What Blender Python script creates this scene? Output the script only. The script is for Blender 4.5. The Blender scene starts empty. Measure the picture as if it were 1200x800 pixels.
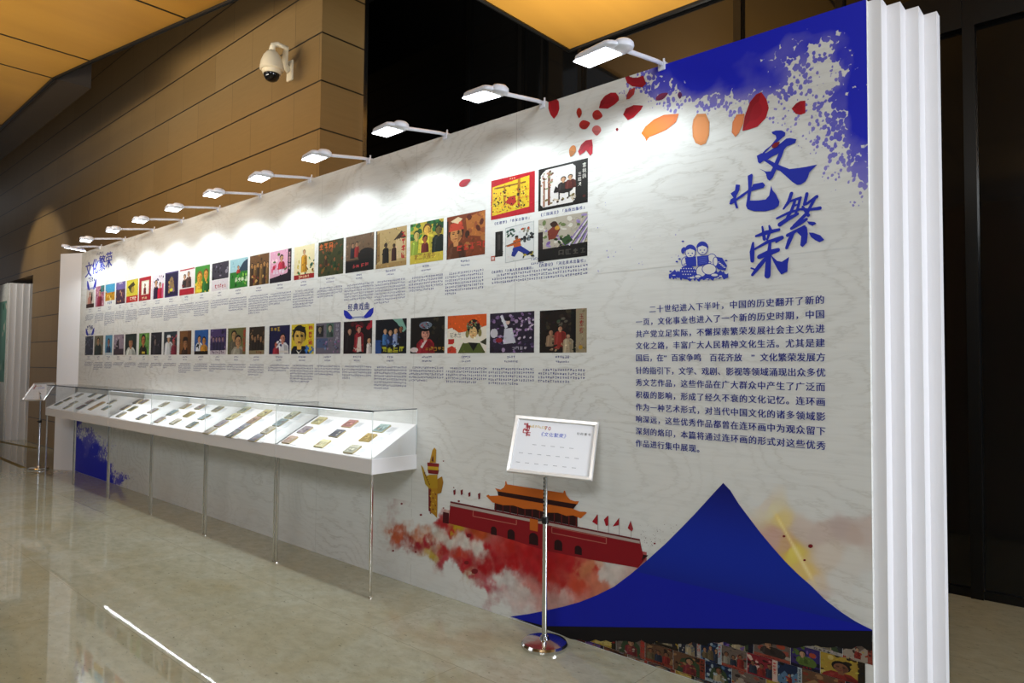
import bpy, bmesh, math, random
from math import sin, cos, pi, radians, sqrt, atan2
from mathutils import Vector, Matrix, noise

SC = bpy.context.scene
COL = SC.collection

# ---------------------------------------------------------------- camera
EYE = Vector((0.0, 0.0, 1.6))
FPX = 803.06                                   # focal length in pixels of the 1200 px wide frame
_yaw, _pit, _rol = 0.732461729, 0.0378825935, 0.00901054627
_F = Vector((-sin(_yaw)*cos(_pit), cos(_yaw)*cos(_pit), sin(_pit)))
_R0 = Vector((cos(_yaw), sin(_yaw), 0)); _U0 = _R0.cross(_F)
_R = _R0*cos(_rol) + _U0*sin(_rol); _U = -_R0*sin(_rol) + _U0*cos(_rol)
cd = bpy.data.cameras.new('camera'); cam = bpy.data.objects.new('camera', cd); COL.objects.link(cam)
cd.sensor_width = 36.0; cd.sensor_fit = 'HORIZONTAL'; cd.lens = 36.0*FPX/1200.0
cd.clip_start = 0.05; cd.clip_end = 200
cam.matrix_world = Matrix(((_R.x, _U.x, -_F.x, EYE.x), (_R.y, _U.y, -_F.y, EYE.y), (_R.z, _U.z, -_F.z, EYE.z), (0, 0, 0, 1)))
SC.camera = cam

# ---------------------------------------------------------------- light and exposure
vs = SC.view_settings
vs.view_transform = 'Standard'; vs.look = 'None'; vs.gamma = 1.0; vs.use_curve_mapping = False; vs.exposure = 0.18
world = bpy.data.worlds.new('world'); SC.world = world; world.use_nodes = True
_bg = world.node_tree.nodes['Background']; _bg.inputs[0].default_value = (0.88, 0.95, 1.06, 1); _bg.inputs[1].default_value = 0.13

def area_light(name, loc, aim, sx, sy, watts, color):
    l = bpy.data.lights.new(name, 'AREA'); l.shape = 'RECTANGLE'; l.size = sx; l.size_y = sy; l.energy = watts; l.color = color
    o = bpy.data.objects.new(name, l); COL.objects.link(o); o.location = loc
    o.rotation_euler = (Vector(aim)-Vector(loc)).to_track_quat('-Z', 'Y').to_euler()
    return o
LAMP_WATTS = 18.0
area_light('hall_daylight', (7.5, 2.9, 2.4), (-1.0, 3.2, 1.6), 2.5, 2.5, 105, (0.88, 0.93, 1.0)).data.spread = radians(75)
area_light('hall_ceiling_light', (0.5, -2.6, 4.9), (-1.6, 3.3, 1.0), 3.0, 2.0, 240, (0.91, 0.97, 1.0))  # added overhead fill to brighten the right of the wall, no fitting
area_light('hall_ceiling_light', (-8.0, -3.0, 4.9), (-8.5, 0.5, 0), 4.0, 3.0, 85, (0.95, 0.98, 1.0))  # second added fill, brightens the left floor, no fitting
area_light('hall_uplight', (-8.0, -0.6, 3.3), (-8.6, 1.6, 5.05), 5.0, 0.6, 118, (1.0, 0.93, 0.80)).data.spread = radians(120)  # unseen fill added to brighten the left ceiling panels
area_light('hall_uplight', (-3.3, 4.75, 2.9), (-3.3, 4.75, 5.05), 1.6, 0.4, 80, (1.0, 0.95, 0.86)).data.spread = radians(110)  # unseen fill behind the wall, added to brighten the right ceiling

_sp = bpy.data.lights.new('hall_downlight', 'SPOT'); _sp.energy = 150; _sp.spot_size = radians(74); _sp.spot_blend = 0.35; _sp.color = (1.0, 0.95, 0.82); _sp.shadow_soft_size = 0.06
_so = bpy.data.objects.new('hall_downlight', _sp); COL.objects.link(_so); _so.location = (-16.4, 1.4, 4.6); _so.rotation_euler = (Vector((-16.1, 3.85, 3.0))-Vector((-16.4, 1.4, 4.6))).to_track_quat('-Z', 'Y').to_euler()

# ---------------------------------------------------------------- helpers
def ray(u, v): return _F + _R*((u-600.0)/FPX) + _U*((400.0-v)/FPX)
def onY(u, v, Y): d = ray(u, v); return EYE + d*(Y/d.y)
def onZ(u, v, Z): d = ray(u, v); return EYE + d*((Z-EYE.z)/d.z)
def onX(u, v, X): d = ray(u, v); return EYE + d*(X/d.x)
def toPix(P):
    d = P-EYE; z = d.dot(_F); return 600+FPX*d.dot(_R)/z, 400-FPX*d.dot(_U)/z
WY = 3.305                                     # front face of the exhibition wall
WT = 3.27                                      # its height
def W(u, v): p = onY(u, v, WY); return (p.x, p.z)

def lin(c): return c/12.92 if c <= 0.04045 else ((c+0.055)/1.055)**2.4
def hexc(h, k=1.0):
    if isinstance(h, (tuple, list)): return tuple(h)
    h = h.lstrip('#')
    if len(h) == 3: h = ''.join(q*2 for q in h)
    return tuple(lin(int(h[i:i+2], 16)/255.0)*k for i in (0, 2, 4))

def material(name, color, rough=0.5, metal=0.0, spec=0.5, emit=None, estr=0.0):
    m = bpy.data.materials.new(name); m.use_nodes = True
    b = m.node_tree.nodes['Principled BSDF']
    b.inputs['Base Color'].default_value = (*hexc(color), 1); b.inputs['Roughness'].default_value = rough
    b.inputs['Metallic'].default_value = metal; b.inputs['Specular IOR Level'].default_value = spec
    if emit: b.inputs['Emission Color'].default_value = (*hexc(emit), 1); b.inputs['Emission Strength'].default_value = estr
    return m
class NT:
    def __init__(s, m): s.m = m; s.t = m.node_tree; s.b = s.t.nodes['Principled BSDF']
    def n(s, typ, **kw):
        nd = s.t.nodes.new(typ)
        for k, v in kw.items(): setattr(nd, k, v)
        return nd
    def l(s, a, b): s.t.links.new(a, b)
    def math(s, op, a, b=None, clamp=False):
        nd = s.n('ShaderNodeMath', operation=op); nd.use_clamp = clamp
        for i, x in enumerate((a, b)):
            if x is None: continue
            if isinstance(x, (int, float)): nd.inputs[i].default_value = x
            else: s.l(x, nd.inputs[i])
        return nd.outputs[0]
    def mix(s, f, a, b, blend='MIX'):
        nd = s.n('ShaderNodeMix', data_type='RGBA', blend_type=blend)
        for sock, x in ((nd.inputs[0], f), (nd.inputs[6], a), (nd.inputs[7], b)):
            if isinstance(x, (int, float)): sock.default_value = x
            elif isinstance(x, (tuple, list)): sock.default_value = (*x[:3], 1)
            else: s.l(x, sock)
        return nd.outputs[2]
    def ramp(s, f, stops):
        nd = s.n('ShaderNodeValToRGB'); e = nd.color_ramp.elements
        while len(e) < len(stops): e.new(0.5)
        for i, (p, c) in enumerate(stops):
            e[i].position = p; e[i].color = (*(c if isinstance(c, (tuple, list)) else (c, c, c)), 1)
        s.l(f, nd.inputs[0]); return nd.outputs[0]
    def noise(s, vec, scale, detail=3, rough=0.5, dist=0.0):
        nd = s.n('ShaderNodeTexNoise'); nd.inputs['Scale'].default_value = scale; nd.inputs['Detail'].default_value = detail
        nd.inputs['Roughness'].default_value = rough; nd.inputs['Distortion'].default_value = dist
        if vec is not None: s.l(vec, nd.inputs['Vector'])
        return nd.outputs['Fac']
    def mapping(s, vec, scale=(1, 1, 1), rot=(0, 0, 0), loc=(0, 0, 0)):
        nd = s.n('ShaderNodeMapping'); nd.inputs['Scale'].default_value = scale; nd.inputs['Rotation'].default_value = rot
        nd.inputs['Location'].default_value = loc; s.l(vec, nd.inputs['Vector']); return nd.outputs[0]
    def pos(s): return s.n('ShaderNodeNewGeometry').outputs['Position']
    def bump(s, h, strength, dist=0.01):
        nd = s.n('ShaderNodeBump'); nd.inputs['Strength'].default_value = strength; nd.inputs['Distance'].default_value = dist
        s.l(h, nd.inputs['Height']); s.l(nd.outputs[0], s.b.inputs['Normal'])

_wl = {}                                        # object name -> world offset its mesh is stored against
def empty(name, loc=(0, 0, 0), label=None, cat=None, group=None, rot=None):
    o = bpy.data.objects.new(name, None); COL.objects.link(o); o.location = loc; o.empty_display_size = 0.1
    if rot is not None: o.rotation_euler = rot
    if label: o['label'] = label
    if cat: o['category'] = cat
    if group: o['group'] = group
    _wl[o.name] = Vector(loc)
    return o
def link_mesh(name, me, mats, parent=None, smooth=False, local=False):
    o = bpy.data.objects.new(name, me); COL.objects.link(o)
    for m in (mats if isinstance(mats, (list, tuple)) else [mats]): me.materials.append(m)
    if parent is not None:
        o.parent = parent
        if not local:
            off = _wl.get(parent.name, Vector()); me.transform(Matrix.Translation(-off)); _wl[o.name] = off
    if smooth:
        for p in me.polygons: p.use_smooth = True
    return o
def mesh_from(name, verts, faces, mats, parent=None, midx=None, smooth=False, local=False, cols=None):
    me = bpy.data.meshes.new(name); me.from_pydata([tuple(v) for v in verts], [], faces); me.update()
    o = link_mesh(name, me, mats, parent, smooth, local)
    if midx:
        for p, i in zip(me.polygons, midx): p.material_index = i
    if cols is not None:                        # one ink colour per face
        a = me.color_attributes.new('ink', 'FLOAT_COLOR', 'CORNER'); k = 0
        for p, c in zip(me.polygons, cols):
            for _ in range(p.loop_total): a.data[k].color = (*c, 1); k += 1
    return o
def tag(o, label=None, cat=None, group=None, kind=None):
    for k, v in (('label', label), ('category', cat), ('group', group), ('kind', kind)):
        if v: o[k] = v
    return o
class MB:
    """collects shapes into one mesh"""
    def __init__(s): s.v = []; s.f = []; s.m = []
    def add(s, verts, faces, mi=0):
        b = len(s.v); s.v += [Vector(v) for v in verts]; s.f += [tuple(i+b for i in f) for f in faces]; s.m += [mi]*len(faces)
    def box(s, lo, hi, mi=0, M=None):
        x0, y0, z0 = lo; x1, y1, z1 = hi
        v = [Vector(p) for p in ((x0, y0, z0), (x1, y0, z0), (x1, y1, z0), (x0, y1, z0), (x0, y0, z1), (x1, y0, z1), (x1, y1, z1), (x0, y1, z1))]
        if M is not None: v = [M @ p for p in v]
        s.add(v, [(0, 3, 2, 1), (4, 5, 6, 7), (0, 1, 5, 4), (1, 2, 6, 5), (2, 3, 7, 6), (3, 0, 4, 7)], mi)
    def bevbox(s, lo, hi, b, mi=0, M=None):
        bm = bmesh.new(); bmesh.ops.create_cube(bm, size=1.0)
        for v in bm.verts: v.co = Vector([lo[i]+(v.co[i]+0.5)*(hi[i]-lo[i]) for i in range(3)])
        bmesh.ops.bevel(bm, geom=bm.edges[:], offset=b, segments=2, affect='EDGES', profile=0.5)
        bm.verts.index_update(); vv = [v.co.copy() for v in bm.verts]
        if M is not None: vv = [M @ p for p in vv]
        s.add(vv, [tuple(v.index for v in f.verts) for f in bm.faces], mi); bm.free()
    def tube(s, pts, r, n=12, mi=0, caps=True):
        pts = [Vector(p) for p in pts]; rs = r if isinstance(r, (list, tuple)) else [r]*len(pts)
        rings = []; up = None
        for i, p in enumerate(pts):
            t = (pts[min(i+1, len(pts)-1)]-pts[max(i-1, 0)]).normalized()
            if up is None: up = t.orthogonal().normalized()
            up = (up-t*up.dot(t)).normalized(); w = t.cross(up)
            rings.append([p+(up*cos(2*pi*k/n)+w*sin(2*pi*k/n))*rs[i] for k in range(n)])
        f = []
        for i in range(len(rings)-1):
            for k in range(n): f.append((i*n+k, i*n+(k+1) % n, (i+1)*n+(k+1) % n, (i+1)*n+k))
        if caps: f += [tuple(reversed(range(n))), tuple((len(rings)-1)*n+k for k in range(n))]
        s.add([q for rg in rings for q in rg], f, mi)
    def lathe(s, prof, c=(0, 0, 0), n=32, mi=0, M=None):
        v = []; f = []
        for (r, z) in prof:
            for k in range(n): v.append(Vector((c[0]+r*cos(2*pi*k/n), c[1]+r*sin(2*pi*k/n), c[2]+z)))
        for i in range(len(prof)-1):
            for k in range(n): f.append((i*n+k, i*n+(k+1) % n, (i+1)*n+(k+1) % n, (i+1)*n+k))
        f += [tuple(reversed(range(n))), tuple((len(prof)-1)*n+k for k in range(n))]
        if M is not None: v = [M @ p for p in v]
        s.add(v, f, mi)
    def build(s, name, mats, parent=None, smooth=False, local=False, angle=None):
        o = mesh_from(name, s.v, s.f, mats, parent, s.m, smooth, local)
        if angle is not None:
            bm = bmesh.new(); bm.from_mesh(o.data)
            for f in bm.faces: f.smooth = True
            for e in bm.edges:
                if len(e.link_faces) == 2 and e.calc_face_angle(0) > angle: e.smooth = False
            bm.to_mesh(o.data); bm.free()
        return o

# ---------------------------------------------------------------- materials
M = {}
def paper_color(N):
    """off-white wall paper with faint brushed wave lines"""
    p = N.mapping(N.pos(), (1, 1, 1))
    wob = N.noise(N.mapping(p, (0.9, 1, 1.3)), 1.1, 2)
    sep = N.n('ShaderNodeSeparateXYZ'); N.l(p, sep.inputs[0])
    wv = N.math('ADD', N.math('MULTIPLY', sep.outputs[2], 9.0), N.math('MULTIPLY', sep.outputs[0], 2.2))
    wv = N.math('ADD', wv, N.math('MULTIPLY', wob, 34.0))
    fine = N.noise(N.mapping(p, (4.0, 1, 22.0)), 1.4, 3, 0.6, 1.6)
    wv = N.math('ADD', wv, N.math('MULTIPLY', fine, 3.0))
    tri = N.math('PINGPONG', wv, 1.0)
    line = N.math('POWER', tri, 5.0)
    vary = N.noise(p, 1.7, 2)
    fac = N.math('MULTIPLY', line, N.math('MULTIPLY', N.math('SUBTRACT', vary, 0.26, True), 1.45), True)
    base = N.mix(N.noise(p, 0.8, 2), (0.74, 0.745, 0.725), (0.68, 0.685, 0.66))
    c = N.mix(fac, base, (0.48, 0.465, 0.42))
    streak = N.ramp(N.noise(N.mapping(p, (5, 1, 60)), 1.0, 2), [(0.45, 0.0), (0.8, 1.0)])
    return N.mix(N.math('MULTIPLY', streak, 0.30), c, (0.53, 0.525, 0.50))
M['paper'] = material('printed_wall_paper', 'ddd', 0.55, spec=0.25); _n = NT(M['paper']); _n.l(paper_color(_n), _n.b.inputs['Base Color'])
M['ink'] = material('printing_ink', 'fff', 0.5, spec=0.25); _n = NT(M['ink'])
_a = _n.n('ShaderNodeAttribute', attribute_name='ink'); _n.l(_a.outputs['Color'], _n.b.inputs['Base Color'])
# soft ink: colour and coverage come from the print itself, paper shows through
M['wash'] = material('watercolour_print', 'fff', 0.5, spec=0.25); _n = NT(M['wash'])
_a = _n.n('ShaderNodeAttribute', attribute_name='ink'); _k = _n.n('ShaderNodeAttribute', attribute_name='cover')
_n.l(_n.mix(_k.outputs['Fac'], paper_color(_n), _a.outputs['Color']), _n.b.inputs['Base Color'])
# splashed ink: coverage broken into drops
M['splash'] = material('splashed_ink_print', 'fff', 0.5, spec=0.25); _n = NT(M['splash'])
_k = _n.n('ShaderNodeAttribute', attribute_name='cover').outputs['Fac']; _p = _n.pos()
_vo = _n.n('ShaderNodeTexVoronoi'); _vo.inputs['Scale'].default_value = 48; _n.l(_n.mapping(_p, (1, 1, 0.8), (0, 0.6, 0)), _vo.inputs['Vector'])
_vd = _n.math('MULTIPLY', _vo.outputs['Distance'], 0.75)
_nz = _n.math('MULTIPLY', _n.math('SUBTRACT', _n.noise(_p, 13, 4, 0.62), 0.5), 1.5)
_th = _n.math('ADD', _n.math('ADD', _nz, _vd), 0.16)
_mk = _n.math('MULTIPLY', _n.math('SUBTRACT', _n.math('ADD', _n.math('MULTIPLY', _k, 1.30), -0.16), _th), 14.0)
_mk = _n.math('MULTIPLY', _n.math('ADD', _mk, 0.5, True), _n.math('MULTIPLY', _n.math('SUBTRACT', _k, 0.10), 9.0, True))
_lv = _n.math('MULTIPLY', _n.math('SUBTRACT', _n.math('ADD', _k, _n.math('MULTIPLY', _n.noise(_p, 3.5, 3), 0.7)), 0.72), 2.2, True)
_blue = _n.mix(_lv, hexc('8680c8'), hexc('101cc0'))
_n.l(_n.mix(_mk, paper_color(_n), _blue), _n.b.inputs['Base Color'])
M['white'] = material('white_painted_board', 'e8e7ea', 0.42, spec=0.4)
M['lampwhite'] = material('white_lamp_enamel', 'dfe2ee', 0.35)
M['lens'] = material('lit_led_lens', 'fff', 0.3, emit='f4f8ff', estr=6.0)
M['chrome'] = material('polished_chrome', 'd5d5d5', 0.12, 1.0)
M['steel'] = material('brushed_steel', 'dcd9d2', 0.2, 1.0)
M['black'] = material('black_plastic', '0d0d0d', 0.35)
M['dark'] = material('dark_bronze_metal', '131210', 0.35, 0.6)
M['silver'] = material('silver_snap_frame', 'dcdcdc', 0.3, 0.55)
M['cream'] = material('cream_camera_shell', 'e2d3b4', 0.4)
M['sheet'] = material('white_printed_sheet', 'dfe0e4', 0.35)
M['caseboard'] = material('white_case_board', 'e9e8ea', 0.45, spec=0.4)
M['casefront'] = material('grey_beige_case_front', 'a9a296', 0.5, spec=0.3)
M['pages'] = material('yellowed_paper_pages', 'c3b483', 0.8)
def glass_mat(name, tint, gloss=0.9):
    m = bpy.data.materials.new(name); m.use_nodes = True; t = m.node_tree; t.nodes.clear()
    out = t.nodes.new('ShaderNodeOutputMaterial'); tr = t.nodes.new('ShaderNodeBsdfTransparent'); gl = t.nodes.new('ShaderNodeBsdfGlossy')
    fa = t.nodes.new('ShaderNodeLayerWeight'); mx = t.nodes.new('ShaderNodeMixShader')      # Schlick reflectance of a thin pane
    fr = t.nodes.new('ShaderNodeMath'); fr.operation = 'POWER'; fr.inputs[1].default_value = 5.0; t.links.new(fa.outputs['Facing'], fr.inputs[0])
    mu = t.nodes.new('ShaderNodeMath'); mu.operation = 'MULTIPLY_ADD'; mu.inputs[1].default_value = gloss; mu.inputs[2].default_value = 0.03
    tr.inputs[0].default_value = (*tint, 1); gl.inputs['Roughness'].default_value = 0.02
    t.links.new(fr.outputs[0], mu.inputs[0]); t.links.new(mu.outputs[0], mx.inputs[0]); t.links.new(tr.outputs[0], mx.inputs[1])
    t.links.new(gl.outputs[0], mx.inputs[2]); t.links.new(mx.outputs[0], out.inputs[0]); return m
M['glass'] = glass_mat('clear_case_glass', (0.985, 0.992, 0.99), 0.6)
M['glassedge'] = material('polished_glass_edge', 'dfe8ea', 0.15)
M['topedge'] = material('shaded_glass_edge', '54585c', 0.2)  # dark line along the top edges of the cover
M['window'] = material('dark_tinted_glass', '0b0b0b', 0.06, spec=0.55)
# stone cladding
M['stone'] = material('beige_stone_cladding', 'a98a5c', 0.38, spec=0.4); _n = NT(M['stone'])
_uv = _n.n('ShaderNodeUVMap').outputs[0]
_br = _n.n('ShaderNodeTexBrick'); _n.l(_uv, _br.inputs['Vector']); _br.inputs['Scale'].default_value = 1.0
_br.inputs['Brick Width'].default_value = 0.96; _br.inputs['Row Height'].default_value = 0.5055; _br.inputs['Mortar Size'].default_value = 0.0035
_br.inputs['Mortar Smooth'].default_value = 0.0; _br.inputs['Bias'].default_value = 0.0
_br.inputs['Color1'].default_value = (*hexc('94764a'), 1); _br.inputs['Color2'].default_value = (*hexc('8a6c40'), 1); _br.inputs['Mortar'].default_value = (*hexc('5a4526'), 1)
_sp = _n.n('ShaderNodeSeparateXYZ'); _n.l(_uv, _sp.inputs[0])
_jt = _n.math('LESS_THAN', _n.math('ABSOLUTE', _n.math('SUBTRACT', _n.math('FRACT', _n.math('ADD', _n.math('DIVIDE', _sp.outputs[1], 0.5055), 0.5)), 0.5)), 0.016)
_gr = _n.noise(_n.mapping(_uv, (1.5, 14, 1)), 2.2, 4, 0.6, 0.4)
_c = _n.mix(_n.math('MULTIPLY', _gr, 0.55), _br.outputs['Color'], hexc('765a30'))
_n.l(_n.mix(_jt, _c, hexc('1d1408')), _n.b.inputs['Base Color'])
# polished limestone floor
M['floor'] = material('polished_beige_limestone', 'a79e85', 0.03, spec=0.5); _n = NT(M['floor'])
_p = _n.pos(); _pr = _n.mapping(_p, (1, 1, 1), (0, 0, 0.35))
_sl = _n.n('ShaderNodeTexBrick'); _n.l(_n.mapping(_p, (1, 1, 1), (0, 0, 0), (0.3, 0.41, 0)), _sl.inputs['Vector']); _sl.inputs['Scale'].default_value = 1.0
_sl.inputs['Brick Width'].default_value = 1.6; _sl.inputs['Row Height'].default_value = 1.0; _sl.inputs['Mortar Size'].default_value = 0.0015
_sl.inputs['Color1'].default_value = (*hexc('aeae9c'), 1); _sl.inputs['Color2'].default_value = (*hexc('a3a18a'), 1); _sl.inputs['Mortar'].default_value = (*hexc('7d7560'), 1)
_c = _n.mix(_n.ramp(_n.noise(_pr, 1.1, 4, 0.65, 0.8), [(0.42, 0.0), (0.72, 0.7)]), _sl.outputs['Color'], hexc('a09673'))
_c = _n.mix(_n.ramp(_n.noise(_n.mapping(_p, (3.0, 5.0, 1), (0, 0, -0.5)), 3, 6, 0.72, 0.4), [(0.40, 0.0), (0.75, 0.6)]), _c, hexc('86836b'))
_fl = _n.ramp(_n.noise(_n.mapping(_p, (10, 26, 1), (0, 0, -0.6)), 2.2, 3, 0.6), [(0.63, 0.0), (0.72, 1.0)])
_n.l(_n.mix(_n.math('MULTIPLY', _fl, 0.65), _c, hexc('57523f')), _n.b.inputs['Base Color'])
_n.bump(_n.noise(_p, 9, 2), 0.035, 0.001)
# golden ceiling panels
M['gold'] = material('golden_metal_ceiling_panel', 'c98f2a', 0.34, 0.55, 0.5); _n = NT(M['gold'])
_p = _n.pos(); _g = _n.noise(_n.mapping(_p, (2.6, 0.35, 1)), 0.9, 3, 0.5)
_n.l(_n.mix(_g, hexc('d8a043'), hexc('b07e36')), _n.b.inputs['Base Color'])

# ---------------------------------------------------------------- the room
def uvbox(name, lo, hi, mat, kind='structure'):
    """box with UVs in metres so stone courses keep their size"""
    b = MB(); b.box(lo, hi); o = b.build(name, mat); me = o.data; uv = me.uv_layers.new(name='UVMap')
    for p in me.polygons:
        n = p.normal
        for li in p.loop_indices:
            c = me.vertices[me.loops[li].vertex_index].co
            uv.data[li].uv = ((c.y-3.85)*0.5+0.02, c.z) if abs(n.x) > 0.5 else ((c.x-lo[0], c.z) if abs(n.y) > 0.5 else (c.x, c.y))
    o['kind'] = kind
    return o
def sbox(name, lo, hi, mat):
    b = MB(); b.box(lo, hi); return tag(b.build(name, mat), kind='structure')
sbox('floor', (-26, -9, -0.1), (9, 8, 0), M['floor'])
CZ = 5.05
_cp = [(-26, -9), (9, -9), (9, 5.84), (-4.45, 5.84), (-4.45, 3.25), (-6.256, 2.927), (-8.765, 2.483), (-9.607, 2.345), (-26, 2.345)]
_b = MB(); n = len(_cp)
_b.add([(x, y, CZ) for x, y in _cp]+[(x, y, CZ+0.05) for x, y in _cp],
       [tuple(reversed(range(n))), tuple(range(n, 2*n))]+[(i, (i+1) % n, n+(i+1) % n, n+i) for i in range(n)])
tag(_b.build('ceiling', M['gold']), kind='structure')
_b = MB()                                       # dark joints between the ceiling panels
for x, y1 in ((-4.45, 3.24), (-6.93, 2.79), (-8.74, 2.47), (-9.62, 2.33), (-12.1, 2.33), (-13.0, 2.33), (-2.0, 5.8), (0.4, 5.8)):
    _b.box((x-0.012, -9, CZ-0.004), (x+0.012, y1, CZ+0.01))
for y in (-0.6, -3.6): _b.box((-26, y-0.01, CZ-0.0035), (9, y+0.01, CZ+0.01))
tag(_b.build('trim_1', M['dark']), kind='structure')
sbox('trim_2', (-26, 2.35, CZ+0.001), (-9.62, 2.75, CZ+0.33), material('dark_bulkhead_paint', '2a2118', 0.5))
_b = MB()                                       # dark shadow-gap profile round the ceiling edge
for a, c in (((-26, 2.345), (-9.607, 2.345)), ((-9.607, 2.345), (-8.765, 2.483)), ((-8.765, 2.483), (-6.256, 2.927)), ((-6.256, 2.927), (-4.45, 3.25)), ((-4.45, 3.25), (-4.45, 5.84)), ((-4.45, 5.84), (9, 5.84))):
    _b.tube([(a[0], a[1], CZ-0.012), (c[0], c[1], CZ-0.012)], 0.022, 6)
tag(_b.build('trim_3', M['dark']), kind='structure')
sbox('ceiling_recess', (-26, 2.2, 6.9), (9, 8, 7.0), material('dark_void_paint', '15120e', 0.9))  # unseen dark slab added to keep world light out of the void
uvbox('wall_back', (-16.75, 3.85, 0), (-6.15, 4.37, 6.9), M['stone'])
uvbox('wall_left', (-26, 3.85, 3.42), (-16.75, 4.37, 6.9), M['stone'])
uvbox('wall_recess', (-26, 4.45, 0), (-16.75, 4.6, 3.42), M['stone'])
sbox('trim_4', (-6.165, 4.37, 0), (-6.135, 4.42, 6.9), M['steel'])
# dark glazed facade behind, one bay after another
_mx = [(-9.2, .04), (-6.04, .035), (-5.165, .06), (-4.83, .03), (-4.31, .05), (-2.56, .07), (-1.70, .06), (-0.82, .075), (0.95, .075), (2.7, .075), (6.0, .075)]
GY = 5.88
for i in range(len(_mx)-1):
    (xa, wa), (xb, wb) = _mx[i], _mx[i+1]
    b = MB(); b.box((xa+wa/2, GY, 0.06), (xb-wb/2, GY+0.02, 6.9), 0)
    b.box((xa-wa/2, GY-0.05, 0), (xa+wa/2, GY+0.06, 6.9), 1)
    b.box((xa+wa/2, GY-0.03, 0), (xb-wb/2, GY+0.05, 0.06), 1)
    if xa > -2: b.box((xa+wa/2, GY-0.06, 4.10), (xb-wb/2, GY+0.05, 4.42), 1)
    tag(b.build('window_%d' % (i+1), [M['window'], M['dark']]), kind='structure')
# ---------------------------------------------------------------- dome camera
cw = empty('dome_camera', (-6.77, 3.85, 4.80), 'cream dome security camera on a wall arm high on the stone wall', 'security camera')
b = MB(); b.bevbox((-6.80, 3.825, 4.70), (-6.69, 3.8495, 4.92), 0.006); b.build('mount_plate', M['cream'], cw, angle=0.6)
_c = onY(318.5, 80, 3.55); cx, cy, dz = _c.x, 3.55, _c.z+0.05; k_ = 0.76
b = MB(); b.tube([(-6.745, 3.83, 4.80), (-6.76, 3.78, 4.86), (cx+0.05, 3.68, dz+0.20), (cx+0.02, 3.60, dz+0.215), (cx, 3.56, dz+0.20), (cx, cy, dz+0.14)], [0.036, 0.033, 0.028, 0.028, 0.03, 0.034], 14)
b.build('arm', M['cream'], cw, smooth=True)
def dm(pr): return [(r*k_, (z-4.84)*k_) for r, z in pr]
b = MB(); b.lathe(dm([(0.045, 5.02), (0.075, 4.995), (0.115, 4.94), (0.145, 4.86), (0.158, 4.79), (0.160, 4.755), (0.150, 4.745), (0.128, 4.74), (0.122, 4.70), (0.105, 4.70)]), (cx, cy, dz), 32)
b.build('housing', M['cream'], cw, angle=0.5)
b = MB(); b.lathe(dm([(0.108, 4.715), (0.108, 4.68), (0.098, 4.645), (0.075, 4.61), (0.04, 4.592), (0.006, 4.587)]), (cx, cy, dz), 28)
b.build('lens_bubble', material('smoked_dome', '0a0a0c', 0.05), cw, smooth=True)
b = MB(); b.lathe(dm([(0.118, 4.712), (0.118, 4.69), (0.110, 4.688), (0.110, 4.712)]), (cx, cy, dz), 28); b.build('trim_ring', M['cream'], cw)

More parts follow.
